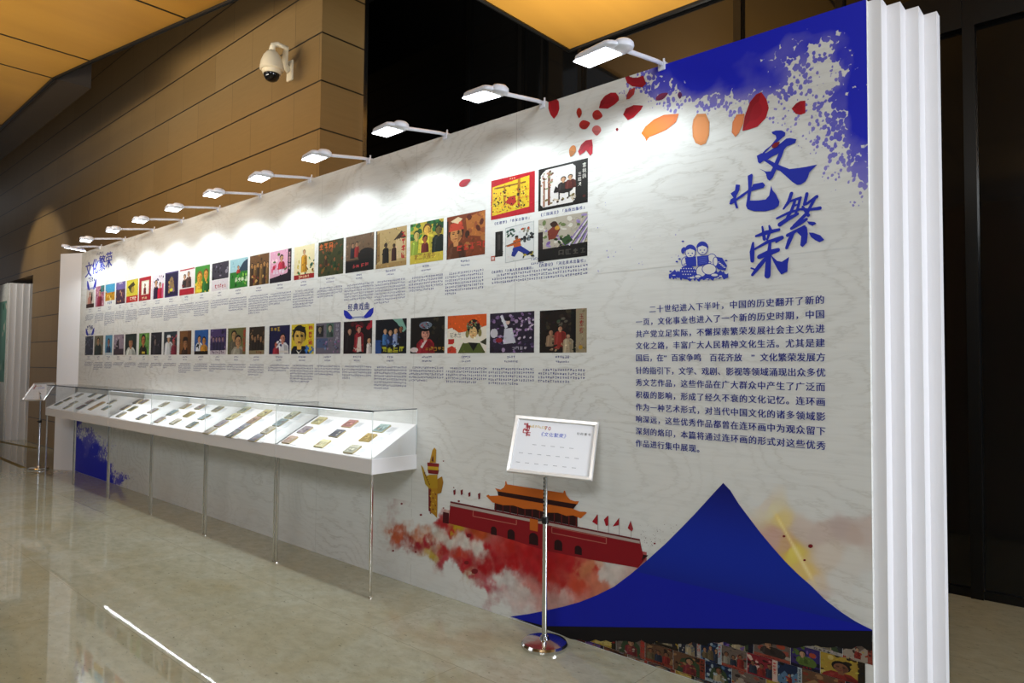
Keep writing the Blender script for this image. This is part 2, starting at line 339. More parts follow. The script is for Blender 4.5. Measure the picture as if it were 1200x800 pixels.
# ---------------------------------------------------------------- LED arm lamps on the top edge of the wall
ORD = ['first', 'second', 'third', 'fourth', 'fifth', 'sixth', 'seventh', 'eighth', 'ninth', 'tenth', 'eleventh']
def head_matrix(hub, turn=0.0, rise=0.0):
    ax = Vector((-0.95, 0.20, rise))
    if turn: ax = Matrix.Rotation(turn, 3, 'Z') @ ax
    ax.normalize(); nrm = Vector((-0.18, 0.02, -0.98)); nrm = (nrm-ax*nrm.dot(ax)).normalized(); sd = nrm.cross(ax)
    c = hub+Vector((0.02, -0.05, -0.012))
    return Matrix(((ax.x, sd.x, -nrm.x, c.x), (ax.y, sd.y, -nrm.y, c.y), (ax.z, sd.z, -nrm.z, c.z), (0, 0, 0, 1)))
LX = [-1.88, -2.73, -3.64, -4.56, -5.43, -6.32, -7.23, -8.15, -9.01, -10.0, -10.94]
for i, x in enumerate(LX):
    lab = ('white LED arm lamp %s along the wall top, counted from the near right end' % ORD[i]) if i not in (0, 10) else \
          ('white LED arm lamp nearest the camera, on the blue splash at the wall top' if i == 0 else 'white LED arm lamp with turned head at the far left end of wall top')
    t = empty('arm_lamp', (x, WY+0.03, WT), lab, 'lamp', 'LED arm lamps along the top of the exhibition wall')
    hub = Vector((x-0.005, 2.915, 3.222))
    b = MB(); b.bevbox((x-0.022, WY-0.008, WT-0.03), (x+0.022, WY+0.055, WT+0.018), 0.004); b.tube([(x, WY+0.02, WT+0.016), (x, WY+0.02, WT+0.045)], 0.006, 8)
    b.build('clamp', M['lampwhite'], t)
    b = MB(); b.tube([(x, WY+0.01, WT+0.008), (x, 3.25, WT+0.004), (x-0.003, 3.0, 3.236), (hub.x, hub.y, hub.z)], 0.0125, 10); b.build('arm', M['lampwhite'], t, smooth=True)
    HM = head_matrix(hub, 0.0 if i < 10 else -0.9, [0.07, 0.15, 0.10, 0.08, 0.06, 0.07, 0.05, 0.06, 0.05, 0.04, 0.0][i])
    b = MB(); b.lathe([(0.0, -0.02), (0.04, -0.02), (0.052, -0.012), (0.055, 0.0), (0.052, 0.014), (0.038, 0.026), (0.0, 0.029)], (0.0, 0.02, 0.012), 24, M=HM)
    b.build('hub', M['lampwhite'], t, angle=0.7)
    # tapering rounded head
    prof = []
    L0, L1 = -0.02, 0.305
    for k in range(9): a = -pi/2+pi*k/8; prof.append((L1-0.05+0.05*cos(a), 0.066*sin(a)))
    for k in range(9): a = pi/2+pi*k/8; prof.append((L0+0.05+0.05*cos(a), 0.078*sin(a)))
    nn = len(prof); rings = []
    for z, s in ((-0.004, 0.93), (0.0, 0.985), (0.008, 1.0), (0.018, 0.97), (0.027, 0.86), (0.032, 0.65)):
        rings.append([HM @ Vector((0.15+(px-0.15)*s, py*s, z)) for px, py in prof])
    b = MB(); f = [tuple(reversed(range(nn)))]
    for r in range(5):
        for k in range(nn): f.append((r*nn+k, r*nn+(k+1) % nn, (r+1)*nn+(k+1) % nn, (r+1)*nn+k))
    f.append(tuple(5*nn+k for k in range(nn)))
    b.add([p for rg in rings for p in rg], f); b.build('head', M['lampwhite'], t, angle=0.7)
    b = MB(); b.bevbox((0.045, -0.058, -0.011), (0.29, 0.058, -0.003), 0.003, M=HM); b.build('lens', M['lens'], t)
    l = bpy.data.lights.new('arm_lamp_light', 'SPOT'); l.energy = LAMP_WATTS; l.spot_size = radians(152); l.spot_blend = 0.42; l.color = (0.86, 0.96, 1.0); l.shadow_soft_size = 0.05
    lo = bpy.data.objects.new('arm_lamp_light', l); COL.objects.link(lo); lo.parent = t
    lo.location = HM @ Vector((0.17, 0, -0.05)) - Vector(t.location)

# ---------------------------------------------------------------- glass-topped display cases
M['strip'] = material('case_led_strip', 'fff', 0.4, emit='f0f8ff', estr=2.0)
CY0, CY1 = 2.90, 3.30
DZ0, DZ1 = 0.957, 1.175
SL = atan2(DZ1-DZ0, CY1-CY0-0.006)
CASE_R = -3.90; CASE_W = 1.302
CN = ['first glass case from right', 'second glass case from right', 'third glass case from right', 'fourth glass case from right', 'fifth glass case from right', 'last glass case at left']
CLAB = ['white glass-topped display case nearest the camera with nine spaced booklets', 'white glass-topped display case second from the right with three lines of booklets',
        'white glass-topped display case third from the right, between the second and fourth', 'white glass-topped display case fourth from the right end of the row',
        'white glass-topped display case second from the far left end of row', 'white glass-topped display case at the far left end with dark long booklets']
for k in range(6):
    x1 = CASE_R-CASE_W*k; x0 = x1-CASE_W+0.004
    t = empty('display_case', ((x0+x1)/2, CY0, 0), CLAB[k], 'display case', 'display cases along the exhibition wall')
    b = MB(); b.bevbox((x0, CY0, 0.85), (x1, CY1+0.003, 0.955), 0.002); b.build('tray', M['caseboard'], t)
    b = MB(); xa, xb, ya, yb = x0+0.008, x1-0.008, CY0+0.008, CY1
    b.add([(xa, ya, 0.955), (xb, ya, 0.955), (xb, yb, 0.955), (xa, yb, 0.955), (xa, ya, DZ0), (xb, ya, DZ0), (xb, yb, DZ1), (xa, yb, DZ1)],
          [(0, 3, 2, 1), (4, 5, 6, 7), (0, 1, 5, 4), (1, 2, 6, 5), (2, 3, 7, 6), (3, 0, 4, 7)]); b.build('sloping_desk', M['caseboard'], t)
    b = MB(); g = 0.006; zt = 1.292
    b.box((x0+0.001, CY0+0.001, 0.956), (x1-0.001, CY0+0.001+g, zt-g)); b.box((x0+0.001, CY0+0.001, zt-g), (x1-0.001, CY1, zt))
    b.box((x1-0.001-g, CY0+g+0.001, 0.956), (x1-0.001, CY1, zt-g)); b.box((x0+0.001, CY0+g+0.001, 0.956), (x0+0.001+g, CY1, zt-g))
    for x in (x0+0.0005, x1-0.0055): b.box((x, CY0+0.0002, 0.956), (x+0.005, CY0+0.0012, zt-0.004), 1)
    for x in (x0+0.0005, x1-0.0055): b.box((x, CY1-0.0012, 1.0), (x+0.005, CY1+0.0004, zt-0.004), 1)
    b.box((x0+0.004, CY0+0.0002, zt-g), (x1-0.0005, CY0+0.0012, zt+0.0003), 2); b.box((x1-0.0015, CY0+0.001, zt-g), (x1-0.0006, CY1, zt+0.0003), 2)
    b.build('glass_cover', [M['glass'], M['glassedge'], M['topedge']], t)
    b = MB(); b.box((x0+0.012, CY0+0.0075, zt-0.014), (x1-0.012, CY0+0.019, zt-g-0.0005)); b.build('light_profile', M['black'], t)
    if k < 4:                                   # the four nearer cases are switched on
        b = MB(); b.box((x0+0.02, CY0+0.010, zt-0.0165), (x1-0.02, CY0+0.017, zt-0.0142)); b.build('led_strip', M['strip'], t)
        l = bpy.data.lights.new('case_light', 'AREA'); l.shape = 'RECTANGLE'; l.size = 1.25; l.size_y = 0.004; l.energy = 2.6; l.color = (0.92, 0.98, 1.0)
        lo = bpy.data.objects.new('case_light', l); COL.objects.link(lo); lo.parent = t; lo.location = (0, 0.0135, zt-0.018); lo.rotation_euler = (radians(25), 0, 0)
    for s, x in ((-1, x0+0.016), (1, x1-0.022)):
        b = MB(); b.bevbox((x-0.0085, CY0+0.012, 0.006), (x+0.0085, CY0+0.029, 0.851), 0.002)
        b.lathe([(0.013, 0.0), (0.013, 0.006), (0.007, 0.007)], (x, CY0+0.0205, 0), 12); b.build('leg', M['steel'], t)
    for x in (x0+0.35, x1-0.35):                  # wall bracket that carries the back edge
        b = MB(); b.box((x-0.02, CY1-0.07, 0.842), (x+0.02, CY1+0.0045, 0.851)); b.box((x-0.02, CY1-0.004, 0.79), (x+0.02, CY1+0.0045, 0.843)); b.build('wall_bracket', M['steel'], t)

def on_slope(u, v):
    d = ray(u, v); nn = Vector((0, -sin(SL), cos(SL))); p0 = Vector((0, CY0+0.008, DZ0)); k = (p0-EYE).dot(nn)/d.dot(nn); return EYE+d*k
rb = random.Random(11)
def booklet(P, col, label, group, w=0.118, h=0.098, th=0.012, turn=0.0):
    t = empty('booklet', P, label, 'booklet', group, rot=(SL, 0, turn))
    b = MB(); b.box((-w/2+0.002, -h/2+0.002, 0.0015), (w/2-0.002, h/2-0.002, th-0.0012)); b.build('page_block', M['pages'], t, local=True)
    base = hexc(col, 0.8)
    V = []; F = []; C = []
    def q(x0, y0, x1, y1, z, c):
        i = len(V); V.extend([(x0, y0, z), (x1, y0, z), (x1, y1, z), (x0, y1, z)]); F.append((i, i+1, i+2, i+3)); C.append(c)
    def bx(z0, z1):
        i = len(V); a, bb = w/2, h/2
        V.extend([(-a, -bb, z0), (a, -bb, z0), (a, bb, z0), (-a, bb, z0), (-a, -bb, z1), (a, -bb, z1), (a, bb, z1), (-a, bb, z1)])
        for f in ((0, 3, 2, 1), (4, 5, 6, 7), (0, 1, 5, 4), (1, 2, 6, 5), (2, 3, 7, 6), (3, 0, 4, 7)): F.append(tuple(i+j for j in f)); C.append(base)
    bx(0.0004, 0.0016); bx(th-0.0012, th)
    i = len(V); a, bb = w/2, h/2                 # spine on the left edge
    V.extend([(-a-0.0006, -bb, 0.0004), (-a-0.0006, bb, 0.0004), (-a-0.0006, bb, th), (-a-0.0006, -bb, th)]); F.append((i, i+3, i+2, i+1)); C.append(base)
    z = th+0.0002
    dk = tuple(c*0.35 for c in base); lt = tuple(min(0.8, c*1.5+0.05) for c in base)
    q(-w*0.42, h*0.22, w*0.42, h*0.43, z, lt)
    for j in range(4):
        x = -w*0.32+j*w*0.17; q(x, h*0.27, x+w*0.10, h*0.38, z+0.0002, dk)
    q(-w*0.42, -h*0.42, w*0.42, h*0.18, z, tuple(c*0.75 for c in base))
    for j in range(7):
        x = rb.uniform(-0.36, 0.2)*w; y = rb.uniform(-0.38, 0.0)*h; s = rb.uniform(0.08, 0.2)
        c = rb.choice([dk, lt, hexc(rb.choice(['8a4a3a', '4a5a66', 'b09a58', '3a3a42', 'c2b8a0']), 0.8)])
        q(x, y, x+w*s, y+h*s*1.2, z+0.0002+j*0.0001, c)
    mesh_from('cover', V, F, M['ink'], t, local=True, cols=C)
    return t
M['cardtext'] = material('grey_card_lettering', '8d929a', 0.6)
def caption_card(P, label, group, w=0.085, h=0.105):
    t = empty('caption_card', P, label, 'caption card', group, rot=(SL, 0, 0))
    b = MB(); b.bevbox((-w/2, -h/2, 0.0003), (w/2, h/2, 0.003), 0.0006); b.build('card', M['sheet'], t, local=True)
    b = MB()
    for j in range(6):
        y = h*0.34-j*h*0.115; xx = -w*0.40
        while xx < w*(0.38 if j < 5 else 0.1):
            b.add([(xx, y, 0.0034), (xx+w*0.05, y, 0.0034), (xx+w*0.05, y+h*0.05, 0.0034), (xx, y+h*0.05, 0.0034)], [(0, 1, 2, 3)]); xx += w*0.075
    b.build('lettering', M['cardtext'], t, local=True)
    return t
def lerp(a, b, k): return (a[0]+(b[0]-a[0])*k, a[1]+(b[1]-a[1])*k)
ROW3 = ['front row', 'middle row', 'back row']; COL3 = ['left column', 'centre column', 'right column']; ROW4 = ['bottom', 'second', 'third', 'top']
def colname(c):
    names = {'c8bf8e': 'pale yellow', 'b98077': 'dusty pink', '9db3b0': 'light blue', '8d8084': 'mauve grey', '55555f': 'dark navy', 'a48a4b': 'ochre', 'a98d7a': 'rosy tan',
             'c4bd93': 'cream', 'a9a692': 'grey beige', '9a8f80': 'taupe', '70707c': 'slate', '46484a': 'charcoal', 'b3b39a': 'pale olive', '7c8f92': 'grey blue', '8c7b3f': 'mustard',
             '4e5652': 'dark green grey', '8f8a80': 'stone grey', '5c5a34': 'dark olive', 'a88a72': 'light brown', 'b08a5a': 'tan', '9a6a66': 'brick pink', '3c3626': 'dark brown', '2f3230': 'near-black', '7d6a62': 'brown grey', 'a39c8c': 'sand'}
    return names[c]
def place(px, col, case, rowtxt, coltxt, **kw):
    P = on_slope(*px); P = P+Vector((0, 0, 0.0003))
    w = kw.get('w', 0.118); card = kw.pop('card', True)
    booklet(P, col, '%s booklet at %s, %s of %s' % (colname(col), rowtxt, coltxt, CN[case]), 'picture booklets in the %s' % CN[case], **kw)
    if card:
        caption_card(P+Vector((w/2+0.058, -0.006, -0.0033)), 'card by %s booklet, %s, %s of %s' % (colname(col), rowtxt, coltxt, CN[case]), 'caption cards in the %s' % CN[case], w=0.085, h=0.09)
c1 = {(0, 0): ((340.2, 515.8), 'a98d7a'), (1, 0): ((357.8, 504.4), '8d8084'), (2, 0): ((374.5, 493.5), 'c8bf8e'), (0, 1): ((378.4, 520.3), 'c4bd93'), (1, 1): ((395.5, 508.6), '55555f'),
      (2, 1): ((410.5, 497.2), 'b98077'), (0, 2): ((413.4, 527.0), 'a9a692'), (1, 2): ((431.8, 513.6), 'a48a4b'), (2, 2): ((447.7, 502.7), '9db3b0')}
for (r, c), (px, col) in c1.items(): place(px, col, 0, ROW3[r], COL3[c])
c2 = [((246.6, 505), (286.9, 480.6), ['9a8f80', '8d8084', 'c4bd93', 'b3b39a']), ((273.7, 509), (310.5, 484.5), ['46484a', '70707c', 'a98d7a', 'c8bf8e']), ((300.9, 513.4), (343, 487), ['70707c', 'a39c8c', '7c8f92', 'b3b39a'])]
for ci, (a, e, cols) in enumerate(c2):
    for r in range(4): place(lerp(a, e, r/3), cols[r], 1, ROW4[r]+' booklet', COL3[ci], h=0.108)
c3 = [(((187.8, 492.4), (202.6, 484), (217.8, 476.4)), ('7d6a62', '7c8f92', 'a39c8c')), (((205.8, 494.4), (221.8, 486), (235.4, 477.2)), ('a39c8c', '8c7b3f', '8f8a80')), (((225.8, 498), (239.4, 489.2), (258, 480.6)), ('4e5652', '7c8f92', '8f8a80'))]
for ci, (pxs, cols) in enumerate(c3):
    for r in range(3):
        px = pxs[r]
        if (ci, r) == (2, 2): px = (255.5, 479.7)
        place(px, cols[r], 2, ROW3[r], COL3[ci])
c4 = [((166, 489), '46484a', ROW3[0], COL3[2]), ((179.4, 481.8), '8d8084', ROW3[1], COL3[2]), ((192.5, 474.2), 'a39c8c', ROW3[2], COL3[2]), ((155.8, 479.2), '5c5a34', ROW3[1], COL3[1]),
      ((147.2, 478.0), '7d6a62', ROW3[1], COL3[0]), ((162.0, 470.6), '9a8f80', ROW3[2], COL3[0]), ((168.8, 471.0), '7d6a62', ROW3[2], COL3[1]), ((142.6, 486.0), '8f8a80', ROW3[0], COL3[0])]
for px, col, r, c in c4: place(px, col, 3, r, c, card=False)
c5 = [((93.4, 463.4), '7d6a62', ROW3[2], COL3[0]), ((108.7, 463.4), '4e5652', ROW3[2], COL3[1]), ((119.4, 465.3), '2f3230', ROW3[2], COL3[2]), ((105.5, 470.8), '9a6a66', ROW3[1], COL3[1]),
      ((95.2, 477.0), '9a6a66', ROW3[0], COL3[0]), ((117.8, 473.6), 'b08a5a', ROW3[1], COL3[2]), ((109.2, 478.2), 'b08a5a', ROW3[0], COL3[1]), ((125.0, 478.2), '7c8f92', ROW3[0], COL3[2]), ((131.6, 471.2), '8f8a80', 'far back corner', COL3[2])]
for px, col, r, c in c5: place(px, col, 4, r, c, card=False)
c6 = [((69.0, 473.2), '3c3626', ROW3[0], COL3[1]), ((79.5, 468.2), '3c3626', ROW3[1], COL3[1]), ((79.5, 477.0), 'a39c8c', ROW3[0], COL3[2]), ((86.5, 472.5), '8f8a80', ROW3[1], COL3[2])]
for px, col, r, c in c6: place(px, col, 5, r, c, card=False)

# ---------------------------------------------------------------- poster stands
def glyph_cache():
    G = {}
    def get(ch):
        if ch not in G:
            cu = bpy.data.curves.new('glyph', 'FONT'); cu.body = ch; cu.resolution_u = 2; cu.size = 1.0
            o = bpy.data.objects.new('glyph', cu); COL.objects.link(o)
            dg = bpy.context.evaluated_depsgraph_get(); ev = o.evaluated_get(dg); me = ev.to_mesh()
            vs_ = [(v.co.x, v.co.y) for v in me.vertices]; fs_ = [tuple(p.vertices) for p in me.polygons]
            ev.to_mesh_clear(); bpy.data.objects.remove(o); bpy.data.curves.remove(cu)
            G[ch] = (vs_, fs_)
        return G[ch]
    return get
glyph = glyph_cache()
def pseudo(rng):
    """a small illegible character in a unit cell: a few strokes"""
    st = []
    for y in rng.sample([0.08, 0.3, 0.5, 0.7, 0.88], rng.choice([2, 3, 3])): st.append((rng.uniform(0.05, 0.2), y-0.075, rng.uniform(0.75, 0.95), y+0.075))
    for x in rng.sample([0.15, 0.45, 0.5, 0.8], rng.choice([1, 2])): st.append((x-0.085, rng.uniform(0.0, 0.2), x+0.085, rng.uniform(0.75, 0.98)))
    return st

def sheet_art(w, h):
    """lettering of the poster sheet in its own plane (x right, y up, centred)"""
    V = []; F = []; C = []; rr = random.Random(8)
    def quad(x0, y0, x1, y1, c, z=0.0):
        i = len(V); V.extend([(x0, y0, z), (x1, y0, z), (x1, y1, z), (x0, y1, z)]); F.append((i, i+1, i+2, i+3)); C.append(c)
    def text(s, cx, cy, sz, c, adv=1.0, shear=0.0):
        x = cx-len(s)*sz*adv/2
        for ch in s:
            vs_, fs_ = glyph(ch); i = len(V); V.extend([(x+vx*sz+vy*sz*shear, cy-0.38*sz+vy*sz, 0.0) for vx, vy in vs_]); F.extend([tuple(k+i for k in f) for f in fs_]); C.extend([c]*len(fs_)); x += sz*adv
    text('《文化繁荣》', -0.01*w, 0.245*h, 0.028, hexc('3a55c0'), 1.05, 0.12)
    text('扫码看书', 0.385*w, 0.32*h, 0.017, hexc('222'), 1.25)
    for k, (x, y) in enumerate(((-0.43, 0.42), (-0.40, 0.36), (-0.43, 0.29), (-0.38, 0.22), (-0.40, 0.27))):   # red seal-like emblem
        for a, b_, c_, d_ in pseudo(rr): quad(x*w+a*0.032, y*h-0.018+b_*0.03, x*w+c_*0.032, y*h-0.018+d_*0.03, hexc('a3202c'))
    for k in range(7):
        x = (-0.34+k*0.032)*w
        for a, b_, c_, d_ in pseudo(rr): quad(x+a*0.014, 0.36*h+b_*0.016, x+c_*0.014, 0.36*h+d_*0.016, hexc('d2b878'))
    text('70', -0.095*w, 0.375*h, 0.034, hexc('a51c24'), 0.6)
    for r, (x0, n) in enumerate(((-0.245, 5), (-0.405, 7), (-0.425, 7))):
        for k in range(n):                       # short captions only
            x = (x0+k*0.122)*w; y = (0.02-0.19*r)*h
            for j in range(4): quad(x-0.011+j*0.006, y-0.004, x-0.0065+j*0.006, y-0.0005, hexc('8a8d94'))
    return V, F, C
def poster_stand(base, centre, rx, ry, w, h, label, mirror_pole_top):
    t = empty('poster_stand', (base.x, base.y, 0), label, 'sign stand', 'chrome poster stands')
    bx, by = base.x, base.y
    b = MB(); b.lathe([(0.132, 0.0), (0.134, 0.006), (0.134, 0.018), (0.126, 0.030), (0.10, 0.036), (0.03, 0.042), (0.022, 0.06), (0.0, 0.06)], (bx, by, 0), 48); b.build('base', M['chrome'], t, angle=0.5)
    n = rx.cross(ry).normalized(); top = Vector((bx, by, mirror_pole_top))
    b = MB(); b.tube([(bx, by, 0.05), (bx, by, 0.72)], 0.0155, 16); b.build('pole', M['chrome'], t, angle=0.6)
    b = MB(); b.tube([(bx, by, 0.70), (bx, by, mirror_pole_top)], 0.0125, 16)
    b.build('upper_pole', M['chrome'], t, angle=0.6)
    b = MB(); 
    for k in range(11):
        z = 0.755+k*0.022; b.box((bx-0.005, by-0.0136, z), (bx+0.003, by-0.0118, z+0.011))
    b.build('height_holes', M['black'], t)
    b = MB(); b.lathe([(0.019, 0.70), (0.021, 0.705), (0.021, 0.735), (0.019, 0.74)], (bx, by, 0), 20); b.tube([(bx-0.015, by-0.012, 0.72), (bx-0.032, by-0.028, 0.72)], 0.008, 10); b.build('clamp', M['black'], t)
    R3 = Matrix(((rx.x, ry.x, n.x, centre.x), (rx.y, ry.y, n.y, centre.y), (rx.z, ry.z, n.z, centre.z), (0, 0, 0, 1)))
    back = R3 @ Vector((0, 0, -0.014))
    b = MB(); b.tube([top, top+(back-top)*0.5+Vector((0, 0, 0.004)), back], 0.011, 10); b.box((-0.04, -0.03, -0.016), (0.04, 0.03, -0.009), M=R3); b.build('bracket', M['chrome'], t)
    fr = MB(); fw = 0.026
    out = [(-w/2, -h/2), (w/2, -h/2), (w/2, h/2), (-w/2, h/2)]
    def ringp(i_, z): s = i_; return [R3 @ Vector((x-(s if x > 0 else -s), y-(s if y > 0 else -s), z)) for x, y in out]
    rings = [ringp(0.0, -0.008), ringp(0.0, 0.002), ringp(0.005, 0.008), ringp(fw-0.006, 0.007), ringp(fw, 0.0), ringp(fw, -0.004)]
    f = []
    for r in range(5):
        for k in range(4): f.append((r*4+k, r*4+(k+1) % 4, (r+1)*4+(k+1) % 4, (r+1)*4+k))
    fr.add([p for rg in rings for p in rg], f); fr.build('frame', M['silver'], t)
    b = MB(); b.box((-w/2+0.002, -h/2+0.002, -0.009), (w/2-0.002, h/2-0.002, -0.003), M=R3); sh = b.build('sheet', M['sheet'], t)
    V, F, C = sheet_art(w-2*fw, h-2*fw)
    mesh_from('lettering', [R3 @ Vector((x, y, -0.0022)) for x, y, z in V], F, M['ink'], sh, cols=C)
    return t
poster_stand(Vector((-2.528, 3.113, 0)), Vector((-2.457, 3.087, 1.148)), Vector((0.887, 0.458, -0.059)), Vector((-0.132, 0.375, 0.917)), 0.495, 0.344,
             'chrome poster stand with silver framed sheet in front of the red gate mural', 1.10)
poster_stand(Vector((-12.24, 2.967, 0)), Vector((-12.42, 2.98, 1.165)), Vector((0.911, 0.411, 0.041)), Vector((-0.279, 0.539, 0.795)), 0.47, 0.34,
             'chrome poster stand beyond the far left end of the glass cases', 1.12)
# floor tapes by the second wall
def tape(p, q, w, label):
    p = Vector(p); q = Vector(q); d = (q-p); L = d.length; d.normalize(); s = Vector((-d.y, d.x, 0)); V = []; F = []; C = []; k = 0
    step = 0.07; n = int(L/step)
    for i in range(n):
        a = p+d*(i*step); e = p+d*((i+1)*step); sk = d*0.05; j = len(V)
        V += [a-s*w/2, e-s*w/2, e+s*w/2+sk, a+s*w/2+sk]; F.append((j, j+1, j+2, j+3)); C.append(hexc('0f0f0d' if i % 2 else 'a88f35'))
    V = [v+Vector((0, 0, 0.002)) for v in V]
    o = mesh_from('hazard_tape', V, F, M['ink'], cols=C); tag(o, label, 'floor tape')
tape((-15.5, 2.90, 0), (-12.62, 2.86, 0), 0.07, 'black and yellow striped tape on the floor leading to the far stand')
tape((-18.5, 3.30, 0), (-15.3, 3.66, 0), 0.10, 'black and yellow striped tape at the foot of the far second wall')

# ---------------------------------------------------------------- the exhibition wall
XL, XR = -11.72, -0.846
wall = empty('display_wall', ((XL+XR)/2, WY, 0), 'long white exhibition wall printed with pictures, blue Chinese title and red gate mural', 'display wall')
b = MB(); b.box((XL, WY, 0), (XR, WY+0.024, WT)); b.build('panel', M['paper'], wall)
b = MB(); b.box((XL+0.02, WY+0.024, 0), (-1.3, WY+0.36, WT-0.01)); b.build('backing', M['white'], wall)
xs, ys = XR, WY+0.024
for u1, u2 in ((1037.5, 1044), (1060.2, 1066.3), (1082, 1088), (1103.8, 1107)):
    nx = onY(u1, 416, ys).x; ny = onX(u2, 416, nx).y
    b = MB(); b.bevbox((-1.3, ys, 0), (nx, ny, WT), 0.0015); b.build('end_step', M['white'], wall); xs, ys = nx, ny
b = MB()
p0, p1 = Vector((XL, WY+0.0, 0)), Vector((-12.10, 3.125, 0)); d = (p1-p0).normalized(); nn = Vector((-d.y, d.x, 0)); nn = nn if nn.x < 0 else -nn
q = [p0, p1, p1+nn*0.03, p0+nn*0.03]
b.add([(v.x, v.y, 0) for v in q]+[(v.x, v.y, WT) for v in q], [(0, 3, 2, 1), (4, 5, 6, 7), (0, 1, 5, 4), (1, 2, 6, 5), (2, 3, 7, 6), (3, 0, 4, 7)])
b.build('side_wing', M['white'], wall)

LAY = 0.00035
class Art:
    """flat printed shapes on the face of the wall, each shape a hair in front of the one before"""
    def __init__(s, layer=1): s.V = []; s.F = []; s.C = []; s.y = WY-LAY*layer; s.k = 0
    def poly(s, pts, c, bump=True):
        if len(pts) < 3: return
        a = sum(pts[i][0]*pts[(i+1) % len(pts)][1]-pts[(i+1) % len(pts)][0]*pts[i][1] for i in range(len(pts)))
        if a < 0: pts = pts[::-1]                # normals towards the hall
        i = len(s.V); y = s.y-s.k*0.00001; s.V += [(x, y, z) for x, z in pts]; s.F.append(tuple(range(i, i+len(pts)))); s.C.append(hexc(c, 0.85) if isinstance(c, str) else c)
        if bump: s.k += 1
    def px(s, pts, c): s.poly([W(u, v) for u, v in pts], c)
    def build(s, name, label=None, parent=None):
        o = mesh_from(name, s.V, s.F, M['ink'], parent or wall, cols=s.C)
        if label: o['label'] = label
        return o
    def glyphs(s, ch, x, z, sz, c, sx=1.0):
        vs_, fs_ = glyph(ch); i = len(s.V); s.V += [(x+vx*sz*sx, s.y-s.k*0.00001, z+vy*sz) for vx, vy in vs_]
        s.F += [tuple(k+i for k in f) for f in fs_]; s.C += [hexc(c, 0.85) if isinstance(c, str) else c]*len(fs_)
    def stroke(s, pts, w, c):                    # brush stroke with width (a number or one per point), rounded ends
        ws = w if isinstance(w, (list, tuple)) else [w]*len(pts); L = []; R_ = []
        for i, (x, z) in enumerate(pts):
            a = pts[max(i-1, 0)]; e = pts[min(i+1, len(pts)-1)]; dx, dz = e[0]-a[0], e[1]-a[1]; n = sqrt(dx*dx+dz*dz) or 1
            L.append((x-dz/n*ws[i]/2, z+dx/n*ws[i]/2)); R_.append((x+dz/n*ws[i]/2, z-dx/n*ws[i]/2))
        for i in range(len(pts)-1): s.poly([L[i], L[i+1], R_[i+1], R_[i]], c)
        for i, (x, z) in enumerate(pts): s.poly([(x+cos(2*pi*k/10)*ws[i]/2, z+sin(2*pi*k/10)*ws[i]/2) for k in range(10)], c)

